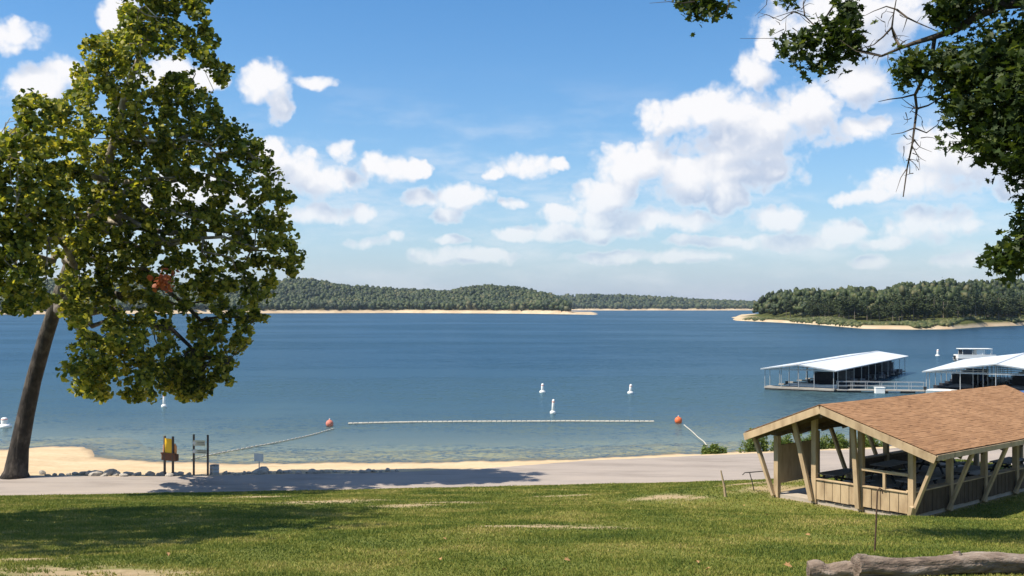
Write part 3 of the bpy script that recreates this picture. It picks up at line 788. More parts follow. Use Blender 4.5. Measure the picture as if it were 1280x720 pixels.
    # leaf masses: photo column, row, radius in pixels, distance, clumps
    blobs = [(1262,70,40,10.0,70),(1225,75,38,10.1,64),(1195,95,26,10.2,36),(1210,125,36,10.1,60),(1250,120,45,9.9,80),(1285,110,50,9.7,80),(1215,160,32,10.1,46),(1255,165,38,10,60),(1292,165,36,9.7,48),
             (1240,190,20,10.1,20),(1265,205,20,10,22),(1288,222,16,9.9,14),(1150,78,10,10.3,9),(1140,80,18,10.3,20),(1130,92,12,10.3,9),(1180,75,18,10.2,18),
             (1205,14,26,10.3,34),(1180,18,12,10.3,10),(1190,2,22,10.3,20),(1245,-4,18,10.2,16),(1275,45,14,10.0,12),
             (1035,40,20,10.8,20),(1058,42,18,10.7,18),(1064,24,12,10.7,9),(1003,62,17,10.9,15),(1024,82,11,10.8,8),(1040,74,13,10.8,11),(985,60,14,10.9,10),(1066,55,16,10.7,14),(1060,8,12,10.7,7),(985,-2,10,10.9,5),
             (878,4,18,11.5,22),(895,8,12,11.5,10),(855,2,12,11.5,8),(888,-8,14,11.5,10),
             (1280,250,7,9.9,5),(1283,268,9,9.9,7),(1284,285,12,9.9,10),(1258,322,20,10,26),(1275,308,20,9.95,24),(1245,328,10,10,7),(1262,338,10,10,6),
             (1340,90,70,9.4,90),(1345,170,45,9.4,45),(1320,0,50,9.6,60),(1400,60,60,9.6,70),(1420,140,60,9.5,60),(1400,240,45,9.5,40),(1350,305,30,9.6,24),(1470,10,70,9.4,70),(1520,110,70,9.2,60),(1480,300,50,9.2,36),(1420,-70,70,9.6,60),(1560,-40,80,9.1,60),(1600,200,70,8.9,50),(1250,-60,60,10,60),(1150,-70,60,10.3,50)]
    cen = []
    for bx, by, br, y, n in blobs:
        k = int(n*1.08)
        a = rng.normal(size=(k, 2)); rr_ = np.minimum(np.hypot(a[:, 0], a[:, 1]), 1.6); a *= (br*.47)
        dy = rng.normal(size=k)*br*y/F*.9
        for (qx, qy), dd in zip(a, dy): cen.append(W(bx+qx, by+qy, y+dd))
    # the higher crown overhead, out of sight, that shades the lawn at the right
    up = []
    for c, r, n in (((2.2,17.6,18.6),1.5,70),((4.0,16.8,18.8),1.5,60),((.6,18.6,19.2),1.2,40),((5.2,14.5,18.4),1.6,60),((7,9,19),3.2,150),((10,9.5,18.5),3.0,120),((5.5,11.5,18.4),2.0,80),((9,6,17.5),2.6,90),((11.5,11,16.5),2.2,70)):
        p = rng.normal(size=(n, 3)); p /= np.linalg.norm(p, axis=1)[:, None]; p *= (rng.uniform(0, 1, n)**.45*r)[:, None]; p[:, 2] *= .6
        up += [Vector(c)+Vector(q) for q in p]
    cen = np.array(cen); up = np.array(up)
    def leafset(cs, k0, k1, rad, s0, s1):
        L_, S_ = [], []
        for c in cs:
            k = int(rng.integers(k0, k1)); p = rng.normal(size=(k, 3))*rad
            L_.append(c+p); S_.append(rng.uniform(s0, s1, k))
        return np.concatenate(L_), np.concatenate(S_)
    l1, s1 = leafset(cen, 6, 11, .06, .065, .115); l2, s2 = leafset(up, 10, 18, .28, .16, .26)
    lv = np.concatenate([l1, l2]); ls = np.concatenate([s1, s2])
    v, f = scatter(lv-np.array(base), ls, OAKLEAF, rng, hang_rots(len(lv), rng, .85))
    link('crown', mesh_np('crown', v, f), M['oak_leaf'], t)
    for e, r in (((2.2,17.6,18.6),.09),((7,9,19),.14),((10,9.5,18.5),.12),((11.5,11,16.5),.10),((5.2,14.5,18.4),.08)):
        pts = wander(trunk[5], e, 7, .25, rng, -.06)
        MB().tube([p-base for p in pts], [r*(1-.8*i/7) for i in range(8)], 7).build('limb', M['oak_bark'], t, smooth=True)
oak()

def shade_tree():
    rng = np.random.default_rng(9)
    base = on_ground(-21.9, 23.0); base.z -= .1
    t = thing('shade_tree', 'leafy tree left of the picture casting the big shadow on the lawn', 'tree', base)
    c = base+Vector((0, 0, 15))
    MB().tube([Vector((0,0,0)), Vector((.1,0,3)), Vector((.2,.2,8)), Vector((0,.2,16))], [.5,.38,.3,.08], 10).build('trunk', M['oak_bark'], t, smooth=True)
    cl = []
    while len(cl) < 680:
        p = rng.uniform(-1, 1, 3)
        if np.linalg.norm(p) > 1: continue
        if math.sin(p[0]*7)*math.cos(p[1]*6+1)+.5*math.sin(p[1]*13) < -.75: continue
        cl.append(np.array([c.x, c.y, c.z]) + p*np.array([6.8, 10.3, 6]))
    L_ = np.concatenate([q+rng.normal(size=(9, 3))*.5 for q in cl])
    v, f = scatter(L_-np.array(base), rng.uniform(.35, .6, len(L_)), HEXLEAF, rng, hang_rots(len(L_), rng))
    link('crown', mesh_np('crown', v, f), M['shade_leaf'], t)
    for k in range(12):
        e = Vector(cl[k*31])-base
        pts = wander((.15, .1, rng.uniform(6, 11)), e, 6, .25, rng)
        MB().tube(pts, [.16*(1-.85*i/6) for i in range(7)], 6).build('limb', M['oak_bark'], t, smooth=True)
shade_tree()

# ------------------------------------------------------------------ far shores
ICO_V = None
def ico():
    p = (1+5**.5)/2
    v = np.array([(-1,p,0),(1,p,0),(-1,-p,0),(1,-p,0),(0,-1,p),(0,1,p),(0,-1,-p),(0,1,-p),(p,0,-1),(p,0,1),(-p,0,-1),(-p,0,1)], float)
    v /= np.linalg.norm(v[0])
    f = np.array([(0,11,5),(0,5,1),(0,1,7),(0,7,10),(0,10,11),(1,5,9),(5,11,4),(11,10,2),(10,7,6),(7,1,8),(3,9,4),(3,4,2),(3,2,6),(3,6,8),(3,8,9),(4,9,5),(2,4,11),(6,2,10),(8,6,7),(9,8,1)])
    return v, f
IV, IF = ico()
def blobs(cent, rx, rz, rng, jit=.28):
    n = len(cent)
    v = np.repeat(IV[None], n, 0)*(1+rng.uniform(-jit, jit, (n, 12, 1)))
    a = rng.uniform(0, 6.28, n); ca, sa = np.cos(a)[:, None], np.sin(a)[:, None]
    x = v[..., 0]*ca - v[..., 1]*sa; y = v[..., 0]*sa + v[..., 1]*ca
    v = np.stack([x*rx[:, None], y*rx[:, None], v[..., 2]*rz[:, None]], -1) + cent[:, None, :]
    f = IF[None] + (np.arange(n)*12)[:, None, None]
    return v.reshape(-1, 3), f.reshape(-1, 3)

def hillside(name, shore, top, depth, back, tree_h, mat, low, shelf):
    """a ridge lofted from its waterline (photo pixels on the lake) up to its skyline"""
    pxs = np.linspace(shore[0][0], shore[-1][0], 150)
    d0 = CZ*F/(np.interp(pxs, [s[0] for s in shore], [s[1] for s in shore])-HZ)
    tp = np.interp(pxs, [s[0] for s in top], [s[1] for s in top])
    dr = d0+depth
    zr = np.maximum(CZ + (HZ-tp)/F*dr - tree_h, low*np.interp(pxs, [740, 768], [1, .05] if shore[-1][0] < 800 else [1, 1]))
    ends = np.ones_like(pxs)
    if shore[-1][0] < 800: ends = sstep((shore[-1][0]-pxs)/70)
    if shore[0][0] > 800: ends = sstep((pxs-shore[0][0])/40)
    T = np.array([-.05, 0, .012, .03, .06, .1, .17, .25, .35, .45, .55, .65, .75, .85, .93, 1.0, 1.1, 1.25, 1.5])
    V = []
    for t in T:
        d = d0 + depth*t if t <= 1 else dr + back*(t-1)*2
        if t <= 0: z = np.full_like(d, t*60)
        elif t <= 1: z = np.minimum(shelf*min(t/.03, 1), zr) + np.maximum(zr-shelf, 0)*(sstep((t-.03)/.97)*.75 + .25*(t-.03)/.97 if t > .03 else 0)
        else: z = zr*(1-(t-1)*2.2)
        z = z*ends - .6*(1-ends)
        x = (pxs-640)/F*d
        V.append(np.stack([x, d, z + (2.0*wob(x, d, .012)*ends if 0.03 < t else 0)], 1))
    V = np.stack(V); n, m = V.shape[:2]
    i = np.arange(m-1)[None, :] + np.arange(n-1)[:, None]*m
    q = np.stack([i, i+1, i+1+m, i+m], -1).reshape(-1, 4)
    me = mesh_np(name, V.reshape(-1, 3), q); me.polygons.foreach_set('use_smooth', [True]*len(me.polygons))
    o = link(name, me, mat); o['kind'] = 'structure'
    def sample(n_, rng, t0=.03, t1=1.03):
        ti = rng.uniform(t0, t1, n_); pi = rng.uniform(0, m-1.001, n_)
        k = np.searchsorted(T, ti)-1; k = np.clip(k, 0, n-2); ft = ((ti-T[k])/(T[k+1]-T[k]))[:, None]
        j = pi.astype(int); fj = (pi-j)[:, None]
        A = V[k, j]*(1-fj)+V[k, j+1]*fj; B_ = V[k+1, j]*(1-fj)+V[k+1, j+1]*fj
        return A*(1-ft)+B_*ft, ti
    return sample

rngf = np.random.default_rng(3)
# nearer wooded ridge on the left
sA = hillside('hill', [(-500,393.5),(-100,393),(0,393),(330,391.6),(500,391.2),(650,392),(720,393),(768,394.2)],
              [(-500,352),(-100,348),(0,346),(200,352),(335,350),(375,346),(400,349),(440,356),(500,360),(560,362),(585,357),(612,355),(645,358),(690,366),(705,374),(722,386),(745,391),(768,393)], 450, 700, 15, M['hill'], 2.0, 5.0)
P, ti = sA(19000, rngf, .035, 1.05)
keep = P[:, 2] > 4.5; P = P[keep]
h = rngf.uniform(4, 12, len(P)); r = rngf.uniform(2.8, 5.8, len(P))
v, f = blobs(P + np.stack([0*h, 0*h, h*.95], 1), r, r*rngf.uniform(.7, 1.4, len(r)), rngf, .32)
tag(link('wood', smooth_np('wood', v, f), M['far_leaf']), 'dark green woods covering the long ridge across the lake', 'woods', kind='stuff')
# far ridge, pale with distance
sB = hillside('hill', [(600,388.1),(900,388),(1300,388),(1700,388.5)], [(600,380),(690,370),(740,367),(800,369),(870,373),(950,377),(1300,372),(1700,370)], 450, 300, 15, M['hill'], 2.0, 4.0)
P, ti = sB(6500, rngf, .035, 1.05)
P = P[P[:, 2] > 4]; h = rngf.uniform(7, 11, len(P)); r = rngf.uniform(5, 9, len(P))
v, f = blobs(P + np.stack([0*h, 0*h, h*.95], 1), r, r*rngf.uniform(.7, 1.4, len(r)), rngf, .32)
tag(link('wood', smooth_np('wood', v, f), M['far_leaf']), 'faint blue-green woods on the farthest low ridge', 'woods', kind='stuff')
# wooded point on the right
ptop = [(905,399),(932,388),(950,371),(968,363),(1000,358),(1025,361),(1045,358),(1075,356),(1100,361),(1130,352),(1170,350),(1215,349),(1255,348),(1285,347),(1400,345),(1700,340)]
sC = hillside('wooded_point', [(905,400.4),(925,401),(960,402.5),(1000,404.5),(1040,407.5),(1080,411),(1140,412),(1190,411.5),(1230,408.5),(1285,406.5),(1400,405),(1700,402)],
              ptop, 260, 500, 17, M['point'], 2.2, 1.9)

def tree_proto(kind, rng):
    """crown as many leaf clumps on a trunk, 1 unit = 1 m"""
    if kind == 'pine':
        H = 21; cl = [(rng.normal()*1.3*(1-k/70), rng.normal()*1.3*(1-k/70), 10+k/70*11) for k in range(70)]; cr = .9
    else:
        H = 16; cl = []
        lob = [(rng.normal()*2.3, rng.normal()*2.3, rng.uniform(5, 12.5), rng.uniform(2.0, 3.2)) for _ in range(8)]
        for k in range(120):
            a = lob[k % 8]; p = rng.normal(size=3); p /= np.linalg.norm(p); p *= a[3]*rng.uniform(.5, 1)
            cl.append((a[0]+p[0], a[1]+p[1], a[2]+p[2]*.9))
        cr = .85
    c = np.array(cl); n = len(c)
    v1, f1 = blobs(c, rng.uniform(.5, 1, n)*cr, rng.uniform(.4, .8, n)*cr, rng, .4)
    q = np.repeat(c, 5, 0) + rng.normal(size=(n*5, 3))*cr*.75
    v2, f2 = scatter(q, rng.uniform(.5, .95, len(q)), QUADLEAF, rng)
    me = mesh_np('crown', np.concatenate([v1, v2]), np.concatenate([f1, f2+len(v1)]))
    mb = MB().tube([(0,0,-1), (.1,0,3), (.15,.1,H*.5), (.1,.1,H*.85)], [.35,.26,.2,.06], 6)
    tm = bpy.data.meshes.new('trunk'); tm.from_pydata(mb.v, [], mb.f)
    return tm, me
protos = [(tree_proto('leaf', np.random.default_rng(40+i)), 'far_leaf') for i in range(5)] + [(tree_proto('pine', np.random.default_rng(60+i)), 'pine_leaf') for i in range(2)]
for (tm, cm), mt in protos:
    tm.materials.append(M['far_bark']); cm.materials.append(M[mt])
P, ti = sC(2600, rngf, .10, 1.15)
px = 640+F*P[:, 0]/P[:, 1]
vis = (px > 936) & (P[:, 2] > 3.0)
P, ti, px = P[vis], ti[vis], px[vis]
front = np.where((ti < .34) & (px < 1295))[0]
order = front[np.argsort(ti[front])][:110]
rest = np.setdiff1d(np.arange(len(P)), order)
PT = []
for k, i in enumerate(order):
    pine = rngf.uniform() < .09
    (tm, cm), _ = protos[5+k % 2] if pine else protos[k % 5]
    p = P[i]; s = rngf.uniform(.62, 1.08) if not pine else rngf.uniform(.8, 1.05)
    if px[i] < 985: s *= .85
    lab = None; e = thing('pine_tree' if pine else 'shore_tree', 'slim dark pine standing above the woods on the right-hand point' if pine else 'round green tree at the wood edge on the right-hand point', 'tree',
              (p[0], p[1], p[2]-.3), rngf.uniform(0, 6.28), 'pines on the wooded point' if pine else 'leafy trees on the wooded point')
    e.scale = (s*rngf.uniform(.9, 1.15), s*rngf.uniform(.9, 1.15), s)
    link('trunk', tm, None, e); link('crown', cm, None, e); PT.append((640+F*p[0]/p[1], pine, e))
PT.sort(key=lambda q: q[0]); pc = [0, 0]
def nth(i):
    return '%d%s' % (i, 'th' if 10 <= i % 100 <= 20 else {1: 'st', 2: 'nd', 3: 'rd'}.get(i % 10, 'th'))
for px_, pine, e in PT:
    pc[pine] += 1
    e['label'] = ('slim dark pine, %s pine from the left tip of the wooded point' if pine else 'round leafy tree, %s from the left tip of the wooded point') % nth(pc[pine])
Q = P[rest]
n = len(Q); h = rngf.uniform(5.5, 10, n); r = rngf.uniform(3.4, 6.0, n)
cc = np.repeat(Q + np.stack([0*h, 0*h, h*1.0], 1), 9, 0); off = rngf.normal(size=cc.shape); off /= np.linalg.norm(off, axis=1)[:, None]
cc = cc + off*np.stack([np.repeat(r, 9)]*2+[np.repeat(h*.8, 9)], 1)*rngf.uniform(.5, .85, (len(cc), 1))
v, f = blobs(cc, np.repeat(r, 9)*.42, np.repeat(h, 9)*.30, rngf, .4)
tag(link('wood', smooth_np('wood', v, f), M['far_leaf']), 'mass of mixed green woods behind the trees on the right-hand point', 'woods', kind='stuff')
# scrub along the bank of the point
P, ti = sC(7500, rngf, .010, .15)
px = 640+F*P[:, 0]/P[:, 1]
nn = np.sin(px*.05)+.8*np.sin(px*.013+1)+.5*np.sin(px*.16)
k = (px > 930) & (nn*.8 + ti*18 > .62)
P = P[k]; r = rngf.uniform(.45, 1.5, len(P))
v, f = blobs(P + np.stack([0*r, 0*r, r*.4], 1), r, r*.75, rngf, .35)
tag(link('scrub', mesh_np('scrub', v, f), M['scrub_leaf']), 'low green scrub along the sandy bank of the point', 'scrub', kind='stuff')

# ------------------------------------------------------------------ picnic shelter
def pavilion():
    c, w, he, ha, Lr, wp, p = PAV['c'], PAV['w'], PAV['he'], PAV['ha'], PAV['L'], PAV['wp'], PAV['p']
    rz = -PAV['th']
    t = thing('picnic_shelter', 'tan wooden open-sided picnic shelter with brown shingled gable roof', 'shelter', c, rz)
    # local axes: x across the gable (right), y back along the ridge, z up
    slope = (ha-he)/w
    MB().box((-.05, 6.5, .02), (5.3, 12.0, .16)).build('floor_slab', M['concrete'], t)
    def roofz(a): return ha - slope*abs(a)
    for s in (-1, 1):
        # roof deck with the gable end pushed out into a prow
        A, B_ = (0, -p, ha), (0, Lr, ha); C, D = (s*w, 0, he), (s*w, Lr-.3, he)
        th = .10
        mb = MB(); top = [A, B_, D, C]; bot = [(x, y, z-th) for x, y, z in top]
        mb.add(top+bot, [(0,1,2,3) if s < 0 else (3,2,1,0), (7,6,5,4) if s < 0 else (4,5,6,7), (0,3,7,4), (1,0,4,5), (2,1,5,6), (3,2,6,7)])
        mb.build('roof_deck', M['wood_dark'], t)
        mb = MB(); rng = random.Random(4+s); rows = 34; SL = math.hypot(w, ha-he)
        nrm = Vector((s*slope, 0, 1)).normalized(); dn = Vector((s, 0, -slope)).normalized()
        for r in range(rows):
            tt = r/rows; yy = -p*(1-tt*1.0)-.03 + rng.uniform(-.2, 0)
            y_lo = -p*(1-(r+1)/rows)-.05; y = y_lo
            yend = Lr - .3*(r/rows)+.03
            first = True
            while y < yend:
                l = rng.uniform(.22, .36) if not first else rng.uniform(.1, .3); first = False
                y1 = min(y+l, yend)
                m = Vector((0, (y+y1)/2, ha)) + dn*(SL*(r+.5)/rows) + nrm*(.022+rng.uniform(-.004, .006))
                ax = (dn, Vector((0, 1, 0)), nrm)
                tilt = (dn*1.0+nrm*.03).normalized()
                mb.box(m, (SL/rows*1.12, (y1-y)-.006, .012+rng.uniform(0, .008)), (tilt, Vector((0, 1, 0)), tilt.cross(Vector((0, 1, 0)))))
                y = y1
        o = mb.build('shingles', M['shingle'], t); o['kind'] = 'stuff'
        # rake and eave boards
        MB().beam((0, -p-.03, ha-.155), (s*(w+.01), -.03, he-.155), .05, .26).build('rake_board', M['wood_tan'], t, bevel=.006)
        MB().beam((0, Lr+.03, ha-.155), (s*w, Lr-.27, he-.155), .05, .24).build('rake_board', M['wood_tan'], t)
        MB().beam((s*(w+.035), .02, he-.10), (s*(w+.035), Lr-.3, he-.10), .05, .17).build('eave_board', M['wood_tan'], t)
        for k in range(9):
            y = .35+k*1.5
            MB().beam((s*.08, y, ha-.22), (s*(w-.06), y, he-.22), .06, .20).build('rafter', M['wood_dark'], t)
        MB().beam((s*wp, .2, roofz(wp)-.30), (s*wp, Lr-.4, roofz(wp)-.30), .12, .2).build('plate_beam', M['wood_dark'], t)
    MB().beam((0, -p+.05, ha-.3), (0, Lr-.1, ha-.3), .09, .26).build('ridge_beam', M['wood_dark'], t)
    bays = [.5, 3.0, 5.5, 8.0, 10.5, 12.3]
    for s in (-1, 1):
        for k, y in enumerate(bays):
            MB().box((s*wp, y, (roofz(wp)-.45)/2), (.19, .19, roofz(wp)-.42)).build('post', M['wood_tan'], t, bevel=.008)
            MB().beam((s*(wp+.05), y-.16, .05), (s*(w-.14), y-.16, roofz(w-.14)-.12), .10, .19, up=(0, 1, 0)).build('slanted_brace', M['wood_tan'], t, bevel=.008)
    # gable end uprights
    for a, lean in ((-1.05, -.62), (.8, -.12)):
        MB().box((a, .5, (roofz(a)-.2)/2), (.19, .17, roofz(a)-.2)).build('post', M['wood_tan'], t, bevel=.008)
        MB().beam((a-.03, .33, .1), (a+lean, .15, roofz(a+lean)-.20), .16, .12, up=(0, 1, 0)).build('slanted_brace', M['wood_tan'], t, bevel=.008)
        MB().box((a+.12, 12.3, (roofz(a)-.2)/2), (.19, .17, roofz(a)-.2)).build('post', M['wood_tan'], t)
    MB().beam((-wp, 12.25, roofz(wp)-.42), (wp, 12.25, roofz(wp)-.42), .10, .2).build('tie_beam', M['wood_dark'], t)
    # low board walls: every board its own piece
    def wall(p0, p1, z0, z1, n, capw, bm='wood_tan'):
        p0, p1 = Vector(p0), Vector(p1); d = p1-p0; u = d.normalized(); x = Vector((-u.y, u.x, 0))
        rng = random.Random(int(p0.x*91+p1.y*17))
        wbd = d.length/n
        for k in range(n):
            cc = p0 + u*(wbd*(k+.5))
            MB().box(cc + x*rng.uniform(-.006, .006) + Vector((0, 0, (z0+z1)/2+rng.uniform(-.012, .012))), (wbd-.022, .032, z1-z0), (u, x, Vector((0,0,1)))).build('board', M[bm], t, bevel=.004)
        back = x if (x.dot(Vector((0,6.4,0))-(p0+p1)/2) > 0) else -x
        for z in (z0+.12, z1-.1):
            MB().box((p0+p1)/2+back*.045+Vector((0,0,z)), (d.length, .05, .09), (u, x, Vector((0,0,1)))).build('wall_rail', M['wood_dark'], t)
        MB().box((p0+p1)/2+back*(capw/2-.06)+Vector((0,0,z1+.035)), (d.length, capw, .04), (u, x, Vector((0,0,1)))).build('cap_board', M['wood_tan'], t, bevel=.005)
    wall((-.94, .44, 0), (.70, .44, 0), .17, .84, 5, .18)
    wall((.90, .44, 0), (2.55, .44, 0), .17, .84, 5, .18)
    for k in range(5):
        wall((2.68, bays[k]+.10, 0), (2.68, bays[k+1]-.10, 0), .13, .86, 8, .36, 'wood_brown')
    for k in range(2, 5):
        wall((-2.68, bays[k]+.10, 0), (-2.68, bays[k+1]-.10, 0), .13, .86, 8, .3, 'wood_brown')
    # end rail and the panelled windbreak on the lake side
    MB().beam((.8, .40, 1.46), (2.6, .40, 1.46), .05, .10).build('hand_rail', M['wood_tan'], t, bevel=.005)
    MB().box((1.72, .40, 1.14), (.09, .07, .56)).build('rail_post', M['wood_tan'], t)
    MB().box((-2.66, 1.75, 1.16), (.05, 2.28, 1.36)).build('wind_panel', M['wood_tan'], t, bevel=.005)
    MB().box((-2.66, .56, .5), (.1, .09, .2)).build('panel_block', M['wood_tan'], t)
    MB().box((-2.66, 1.75, 1.87), (.09, 2.28, .05)).build('panel_cap', M['wood_tan'], t)
    # crooked prop at the corner
    MB().beam((2.70, .2, .02), (2.86, .12, .5), .12, .14, up=(0, 1, 0)).build('corner_stub', M['wood_tan'], t)
    return t
pav = pavilion()

def local_pav(a, b, z=0.10): return PAV['c'] + PG*a + PR_*b + Vector((0, 0, z))

def picnic_table():
    t = thing('picnic_table', 'x', 'picnic table', (0, 0, 0))
    for k in range(5): MB().box((-.30+k*.15, 0, .745), (.138, 1.85, .04)).build('top_plank', M['table_wood'], t, bevel=.004)
    for s in (-1, 1):
        for k in range(2): MB().box((s*(.62+k*.145), 0, .45), (.135, 1.85, .04)).build('bench_plank', M['table_wood'], t, bevel=.004)
    for y in (-.65, .65):
        MB().box((0, y, .70), (.70, .05, .08)).build('cross_rail', M['dark_metal'], t)
        MB().box((0, y+.052, .39), (1.55, .05, .08)).build('bench_rail', M['dark_metal'], t)
        for s in (-1, 1): MB().beam((s*.22, y, .70), (s*.58, y, .0), .05, .09, up=(0, 1, 0)).build('leg', M['dark_metal'], t)
    return t
pt = picnic_table()
spots = [(-1.35, 2.6, 'grey picnic table nearest the open end of the shelter, lake side'), (1.3, 3.4, 'grey picnic table behind the low front wall of the shelter'), (-1.3, 6.0, 'grey picnic table in the middle of the shelter, lake side'), (1.3, 7.0, 'grey picnic table in the middle of the shelter, lawn side'), (-1.2, 9.6, 'grey picnic table at the back of the shelter, lake side'), (1.3, 10.4, 'grey picnic table at the back of the shelter, lawn side')]
for k, (a, b, lab) in enumerate(spots):
    o = pt if k == 0 else copy_tree(pt)
    o.location = local_pav(a, b); o.rotation_euler = (0, 0, -PAV['th']+.04*(k % 3-1)); o['label'] = lab; o['group'] = 'picnic tables under the shelter'

# ------------------------------------------------------------------ boat docks
DG, DR = Vector((math.cos(R(32)), -math.sin(R(32)), 0)), Vector((math.sin(R(32)), math.cos(R(32)), 0))
def dock(name, label, fl, W_, L_, eave, peak, nslip):
    t = thing(name, label, 'boat dock', fl, -R(32))       # local x across the gable, y along the ridge
    ov = .35
    MB().box((W_/2, 1.0, .28), (W_, 2.0, .22)).build('front_deck', M['deck'], t)
    MB().box((W_/2, 1.0, .06), (W_-.2, 1.9, .26)).build('float', M['float_black'], t)
    MB().box((W_*.36, L_/2+1, .28), (1.5, L_-2, .20)).build('walkway', M['deck'], t)
    MB().box((W_*.36, L_/2+1, .06), (1.3, L_-2.2, .26)).build('float', M['float_black'], t)
    for k in range(nslip+1):
        y = 2.3 + (L_-2.6)*k/nslip
        for x0, x1 in ((0, W_*.36-.76), (W_*.36+.76, W_)):
            MB().box(((x0+x1)/2, y, .27), (x1-x0, .6, .18)).build('finger_deck', M['deck'], t)
        for x in (.08, W_*.36-.6, W_*.36+.6, W_-.08):
            ze = eave + (peak-eave)*(1-abs(x-W_/2)/(W_/2)) - .1
            MB().tube([(x, y, .1), (x, y, ze)], [.05, .05], 6).build('post', M['galv'], t)
        MB().beam((.05, y, eave-.1), (W_-.05, y, eave-.1), .06, .10).build('truss_chord', M['galv'], t)
        for x in (W_*.25, W_*.5, W_*.75):
            ze = eave + (peak-eave)*(1-abs(x-W_/2)/(W_/2)) - .1
            MB().beam((x, y, eave-.1), (x, y, ze), .05, .05).build('truss_web', M['galv'], t)
        for s in (0, 1):
            MB().beam((s*W_, y, eave-.08), (W_/2, y, peak-.09), .05, .07).build('truss_top', M['galv'], t)
    for x in (.08, W_*.25, W_*.5, W_*.72, W_-.08):
        ze = eave + (peak-eave)*(1-abs(x-W_/2)/(W_/2)) - .08
        MB().tube([(x, .15, .2), (x, .15, ze)], [.055, .055], 6).build('post', M['galv'], t)
    MB().beam((.05, .15, eave-.12), (W_-.05, .15, eave-.12), .06, .12).build('front_chord', M['galv'], t)
    for s in (-1, 1):
        e, r_ = (W_/2+s*(W_/2+ov)), W_/2
        n = int(L_/.9); mb = MB(); vs = []
        ez = eave-.02
        # corrugated sheet: alternate ribs stand proud
        for k in range(n*4+1):
            y = -ov + (L_+2*ov)*k/(n*4); lift = .045 if k % 4 == 0 else 0.0
            vs += [(r_, y, peak+lift), (e, y, ez+lift)]
        m = len(vs); vs += [(x, y, z-.05) for x, y, z in vs]
        fs = []
        for k in range(n*4):
            a = 2*k
            fs += [(a, a+1, a+3, a+2), (m+a+2, m+a+3, m+a+1, m+a), (a+1, m+a+1, m+a+3, a+3)]
        fs += [(0, m, m+1, 1), (m-2, m-1, 2*m-1, 2*m-2)]
        mb.add(vs, fs).build('roof_sheet', M['metal_roof'], t)
        MB().beam((e+s*.02, -ov, ez-.06), (e+s*.02, L_+ov, ez-.06), .04, .12).build('gutter', M['galv'], t)
        MB().beam((r_, -ov-.02, peak-.06), (e, -ov-.02, ez-.06), .04, .14).build('gable_trim', M['galv'], t)
    MB().beam((r_, -ov, peak+.05), (r_, L_+ov, peak+.05), .4, .03).build('ridge_cap', M['metal_roof'], t)
    return t
F1, F2 = pix(955, 486.5, z=0), pix(1157, 492, z=0)
dk1 = dock('covered_dock', 'long covered boat dock with white metal roof, wholly in view', F1, 9.4, 47, 2.85, 3.55, 10)
dk2 = dock('covered_dock', 'nearer wide covered boat dock cut off by the right edge', F2, 16.5, 34, 2.9, 4.1, 7)
tag(dk1, group='covered boat docks'); tag(dk2, group='covered boat docks')

def hull(mb, L_, B_, H_, z0=-.15, deck=True):
    """pointed hull along +x, bow at L/2"""
    st = [(-.5, .92, 0), (-.2, 1, 0), (.1, .98, .02), (.3, .78, .08), (.43, .42, .16), (.5, .03, .24)]
    vs = []
    for (t_, b, r_) in st:
        x = t_*L_; hb = b*B_/2
        vs += [(x, -hb, z0+H_*(1+r_)), (x, -hb*.72, z0+H_*r_*1.2), (x, hb*.72, z0+H_*r_*1.2), (x, hb, z0+H_*(1+r_))]
    fs = []
    for i in range(len(st)-1):
        for k in range(3): fs.append((i*4+k, i*4+k+1, i*4+k+5, i*4+k+4))
        if deck: fs.append((i*4+3, i*4, i*4+4, i*4+7))
    fs += [(3, 2, 1, 0), (20, 21, 22, 23)]
    mb.add(vs, fs); return mb
def boat(label, L_=6.0, B_=2.2, cover='cover_dark', loc=(0,0,0), rz=0, group=None, hullm='white_paint', top=False, ch=1.0):
    t = thing('motor_boat', label, 'boat', loc, rz, group)
    hull(MB(), L_, B_, .75).build('hull', M[hullm], t, bevel=.02)
    mb = MB(); n = 9; vs = []
    for i in range(n):
        x = -L_*.44 + L_*.8*i/(n-1); u = i/(n-1); hz = .62 + ch*.55*math.sin(math.pi*min(1, u*1.15+.12))**.8*(1-.35*u); wb = B_*.46*(1-max(0, u-.55)**2*2.6)
        vs += [(x, -wb, .62), (x, -wb*.75, .62+(hz-.62)*.75), (x, 0, hz), (x, wb*.75, .62+(hz-.62)*.75), (x, wb, .62)]
    fs = [(i*5+k, i*5+k+1, i*5+k+6, i*5+k+5) for i in range(n-1) for k in range(4)] + [(4,3,2,1,0), tuple((n-1)*5+k for k in range(5))]
    mb.add(vs, fs).build('canvas_cover', M[cover], t, smooth=False)
    if top:
        MB().box((-.1*L_, 0, 2.05), (L_*.55, B_*.95, .07)).build('canopy', M[cover], t, bevel=.02)
        for sx in (-.36, .15):
            for sy in (-1, 1): MB().tube([(sx*L_, sy*B_*.44, .6), (sx*L_, sy*B_*.44, 2.05)], [.03, .03], 6).build('canopy_post', M['dark_metal'], t)
        for sy in (-1, 1): MB().box((-.1*L_, sy*B_*.455, 1.45), (L_*.5, .03, 1.1)).build('canvas_side', M[cover], t)
    m = MB().box((-L_/2-.18, 0, .78), (.34, .36, .42)); m.box((-L_/2-.14, 0, .25), (.16, .12, .75)); m.build('outboard_motor', M['black_plastic'], t, bevel=.03)
    return t
def dockp(fl, x, y, z=0.0): return fl + DG*x + DR*y + Vector((0, 0, z))
rb = random.Random(5)
ordn = ['first', 'second', 'third', 'fourth', 'fifth', 'sixth', 'seventh', 'eighth', 'ninth', 'tenth']
